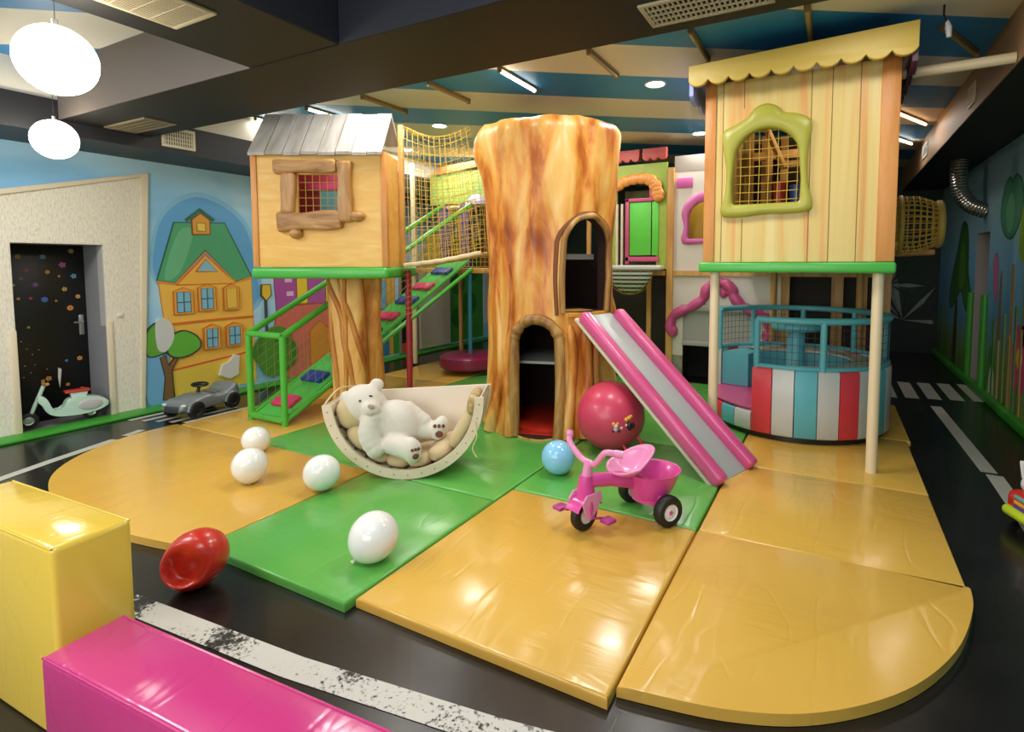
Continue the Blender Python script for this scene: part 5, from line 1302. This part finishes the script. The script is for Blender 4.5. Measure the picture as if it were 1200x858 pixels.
for x in (-2.2, .0, .3): dkb.box(x-.03, x+.03, YP+.15, YP+.19, .0, 1.36, 1)
struct(dkb.build('partition', [mat('dark_olive_board', '#2a2416', .7), WOODP]), 'dark boards below the play fronts')

# ------------------------------------------------------------------ net tunnel at the far right
tn = thing('net_tunnel', 'yellow rope net tunnel sticking out behind the tall playhouse', 'net tunnel', (.62, 6.4, 1.62))
def hoop(x, r=.29, n=28): return [(x, 6.4+r*math.cos(2*PI*k/n), 1.89+r*math.sin(2*PI*k/n)) for k in range(n)]
TRAD = lambda x: .25+.03*math.sin(PI*(x-.36)/.5)-.05*max(0, (x-.7)/.2)
for x, rr in ((.38, .03), (.56, .022), (.88, .034)): MB().tube(hoop(x, TRAD(x)), rr, 8, closed=True).build('hoop', mat('tunnel_wrap', '#c7a850', .6), tn, world=True)
tt = MB(); tt.net(lambda u, v: (.40+.46*v, 6.4+TRAD(.40+.46*v)*math.cos(2*PI*u), 1.89+TRAD(.40+.46*v)*math.sin(2*PI*u)), 28, 9, .007, us=24); tt.build('net', ROPE, tn, world=True)
tt = MB(); tt.net(lambda u, v: (0.88, 6.4+.22*(v*2-1)*math.cos(PI*u), 1.89+.22*(v*2-1)*math.sin(PI*u)), 10, 6, .005, us=10); tt.build('end_net', ROPE, tn, world=True)
MB().tube([(.36, 6.4, 1.60), (.86, 6.4, 1.62)], .03, 10).build('beam', WOODP, tn, world=True)

# ------------------------------------------------------------------ toy scooter, ride-on cars
scx = thing('ride_on_scooter', 'mint green ride-on scooter with a red seat before the black door', 'toy scooter', (-6.335, 2.302, .026), PI/2-.2); scx.scale = (.92, .92, .95)
# local x: forward is -x (towards -Y world when rotated +90: local x -> world y)
MINT = mat('mint_enamel', '#bcd6c6', .3, coat=.3)
def side(pts, y0, y1, M, nm, par, n=5, r=.012, lab=None):
    mb = MB(frame((0, (y0+y1)/2, 0), (1, 0, 0), (0, 0, 1), (0, -1, 0))); h = abs(y1-y0)/2
    mb.prism(sp2(pts, n) if n else pts, -h, h, r=-r); return mb.build(nm, M, par, angle=40, label=lab)
side([(-.17, .13), (-.10, .085), (.0, .07), (.12, .07), (.22, .085), (.295, .12), (.31, .15), (.27, .20), (.18, .235), (.08, .245), (.0, .235), (-.03, .20), (-.05, .15), (-.09, .135), (-.13, .17), (-.16, .25), (-.19, .29), (-.225, .29), (-.235, .25), (-.20, .20)], -.06, .06, MINT, 'body', scx)
side([(.02, .235), (.10, .24), (.135, .235), (.15, .29), (.01, .29)], -.045, .045, MINT, 'seat_post', scx, 0, .006)
MB().box(-.03, .17, -.055, .055, .288, .312, r=.010).build('seat', mat('seat_red', '#c0392b', .4), scx, label='red seat')
MB().ell((.16, -.062, .155), (.10, .012, .055), n=20).build('side_badge', mat('badge_grey', '#b9b4b4', .4), scx)
MB().tube([(-.30, 0, .075), (-.245, 0, .22), (-.19, 0, .36), (-.175, 0, .40)], .017, 10).build('steering_column', MINT, scx)
MB().tube([(-.165, -.12, .42), (-.18, 0, .40), (-.165, .12, .42)], .014, 10).build('handlebar', mat('tan_grip', '#b98a3f', .5), scx)
wheel(scx, (-.30, 0, .075), .075, .04, star=False, rim=CHROME); wheel(scx, (.17, 0, .07), .07, .04, star=False, rim=CHROME)
cr = thing('ride_on_car', 'grey ride-on toy car with a black steering wheel by the green kerb', 'ride-on car', (-5.66, 3.13, .003), PI/2+.22)
GREYC = mat('grey_gloss', '#7f868a', .3, .2, coat=.4)
def carsec(x):
    # half width, bottom, top at station x (front at -x)
    t_ = (x+.34)/.68
    hw = .13+.035*math.sin(PI*min(1, t_*1.1))**.6
    zt = [.15, .185, .205, .215, .20, .20, .215, .255, .27, .25][min(9, int(t_*9.99))]
    return hw, .055, zt
cb = MB(); NS = 24; sec = []
tops = [(-.34, .13), (-.30, .175), (-.2, .20), (-.1, .218), (-.03, .215), (.03, .19), (.13, .192), (.19, .225), (.25, .262), (.30, .265), (.335, .20)]
def topz(x):
    for i in range(len(tops)-1):
        if tops[i][0] <= x <= tops[i+1][0]:
            u = (x-tops[i][0])/(tops[i+1][0]-tops[i][0]); return tops[i][1]+(tops[i+1][1]-tops[i][1])*u
    return tops[-1][1]
def carf(u, v):
    x = -.34+.675*u; zt = topz(x); zb = .06+(.02 if u < .05 else 0); hw = .155-.05*(1-min(1, u*5))**2-.04*max(0, (u-.85)/.15)**2
    a = 2*PI*v; ca_, sa = math.cos(a), math.sin(a)
    sg = lambda t_, e: math.copysign(abs(t_)**e, t_)
    return (x, hw*sg(ca_, .5), (zt+zb)/2+(zt-zb)/2*sg(sa, .55))
cb.grid(carf, NS, 40); cb.f += [tuple(range(40, -1, -1)), tuple(NS*41+k for k in range(41))]; cb.mi += [0, 0]
cb.build('body', GREYC, cr, angle=50)
wa = MB()
for s in (-1, 1):
    for x in (-.21, .21): wa.tube([(x+.085*math.cos(a*PI/10), s*.152, .082+.085*math.sin(a*PI/10)) for a in range(11)], .014, 8)
wa.build('wheel_arch', GREYC, cr)
for s in (-1, 1):
    wheel(cr, (-.21, s*.15, .085), .085, .055, star=False, rim=BLACKP); wheel(cr, (.21, s*.15, .085), .085, .055, star=False, rim=BLACKP)
MB().tube([(-.06, 0, .20), (-.035, 0, .285)], .016, 10).build('steering_column', BLACKP, cr)
sw2 = MB(); sw2.tube([(-.03+.05*math.cos(a*PI/12), .085*math.sin(a*PI/12), .29+.008*math.cos(a*PI/12)) for a in range(24)], .011, 8, closed=True); sw2.box(-.04, -.02, -.08, .08, .28, .296, r=.004); sw2.build('steering_wheel', BLACKP, cr)
MB().box(-.352, -.325, -.085, .085, .085, .14, r=.01).build('grille', mat('grille_grey', '#4a5054', .35, .4), cr)
for s in (-1, 1): MB().ell((-.315, s*.115, .145), (.02, .03, .014), n=12).build('headlight', mat('lamp_grey', '#d2d6d8', .2), cr)
MB().box(.04, .19, -.09, .09, .188, .205, r=.008).build('seat', mat('seat_grey', '#6f767a', .5), cr)
tcar = thing('toy_car', 'red and white ride-on toy car at the right edge on the black floor', 'ride-on car', (1.12, 3.86, 0), math.radians(20))
TR_ = mat('toy_red', '#c22a20', .3, coat=.4); TW = mat('toy_white', '#dcdcdc', .3, coat=.3)
MB().box(-.17, .3, -.13, .13, .075, .21, r=.045, seg=4).build('body', TR_, tcar)
MB().box(-.12, .25, -.11, .11, .20, .29, r=.04, seg=4).build('hood', TW, tcar)
MB().box(-.20, -.13, -.12, .12, .06, .12, r=.03, seg=4).build('bumper', mat('toy_lime', '#b7cf2a', .35), tcar)
MB().tube([(-.09, -.09, .28), (-.10, -.10, .36), (-.06, 0, .385), (-.10, .10, .36), (-.09, .09, .28)], .018, 10).build('windscreen_bar', TW, tcar)
lt = MB(); 
for z, mi in ((.185, 0), (.155, 1), (.13, 2)): lt.box(-.173, -.155, -.05, .05, z-.01, z+.01, mi, r=.003)
lt.build('sticker_pattern', [mat('st_teal', '#6fa9a6', .4), mat('st_yellow', '#d9b23a', .4), mat('st_purple', '#5a3f9a', .4)], tcar)
for x in (-.08, .2):
    for s in (-1, 1): wheel(tcar, (x, s*.13, .055), .055, .045, star=False, rim=TW)

# ------------------------------------------------------------------ camera and view
cam = bpy.data.cameras.new('camera'); co = bpy.data.objects.new('camera', cam); COL.objects.link(co)
FPX, PX, PY, TP_ = 630., 650., 351., math.atan(41/630)
cam.sensor_fit = 'HORIZONTAL'; cam.sensor_width = 36; cam.lens = 36*FPX/1200; cam.clip_start = .05
cam.shift_x = (600-PX)/1200; cam.shift_y = (PY-429)/1200
co.location = (0, 0, 1.5); co.rotation_euler = (PI/2-TP_, 0, YAW)
S.camera = co
w = bpy.data.worlds.new('world'); S.world = w; w.use_nodes = True
w.node_tree.nodes['Background'].inputs[0].default_value = (.9, .92, 1, 1); w.node_tree.nodes['Background'].inputs[1].default_value = .05
S.view_settings.view_transform = 'Standard'; S.view_settings.look = 'None'; S.view_settings.gamma = 1; S.view_settings.use_curve_mapping = False
S.view_settings.exposure = -0.1
S.cycles.max_bounces = 6
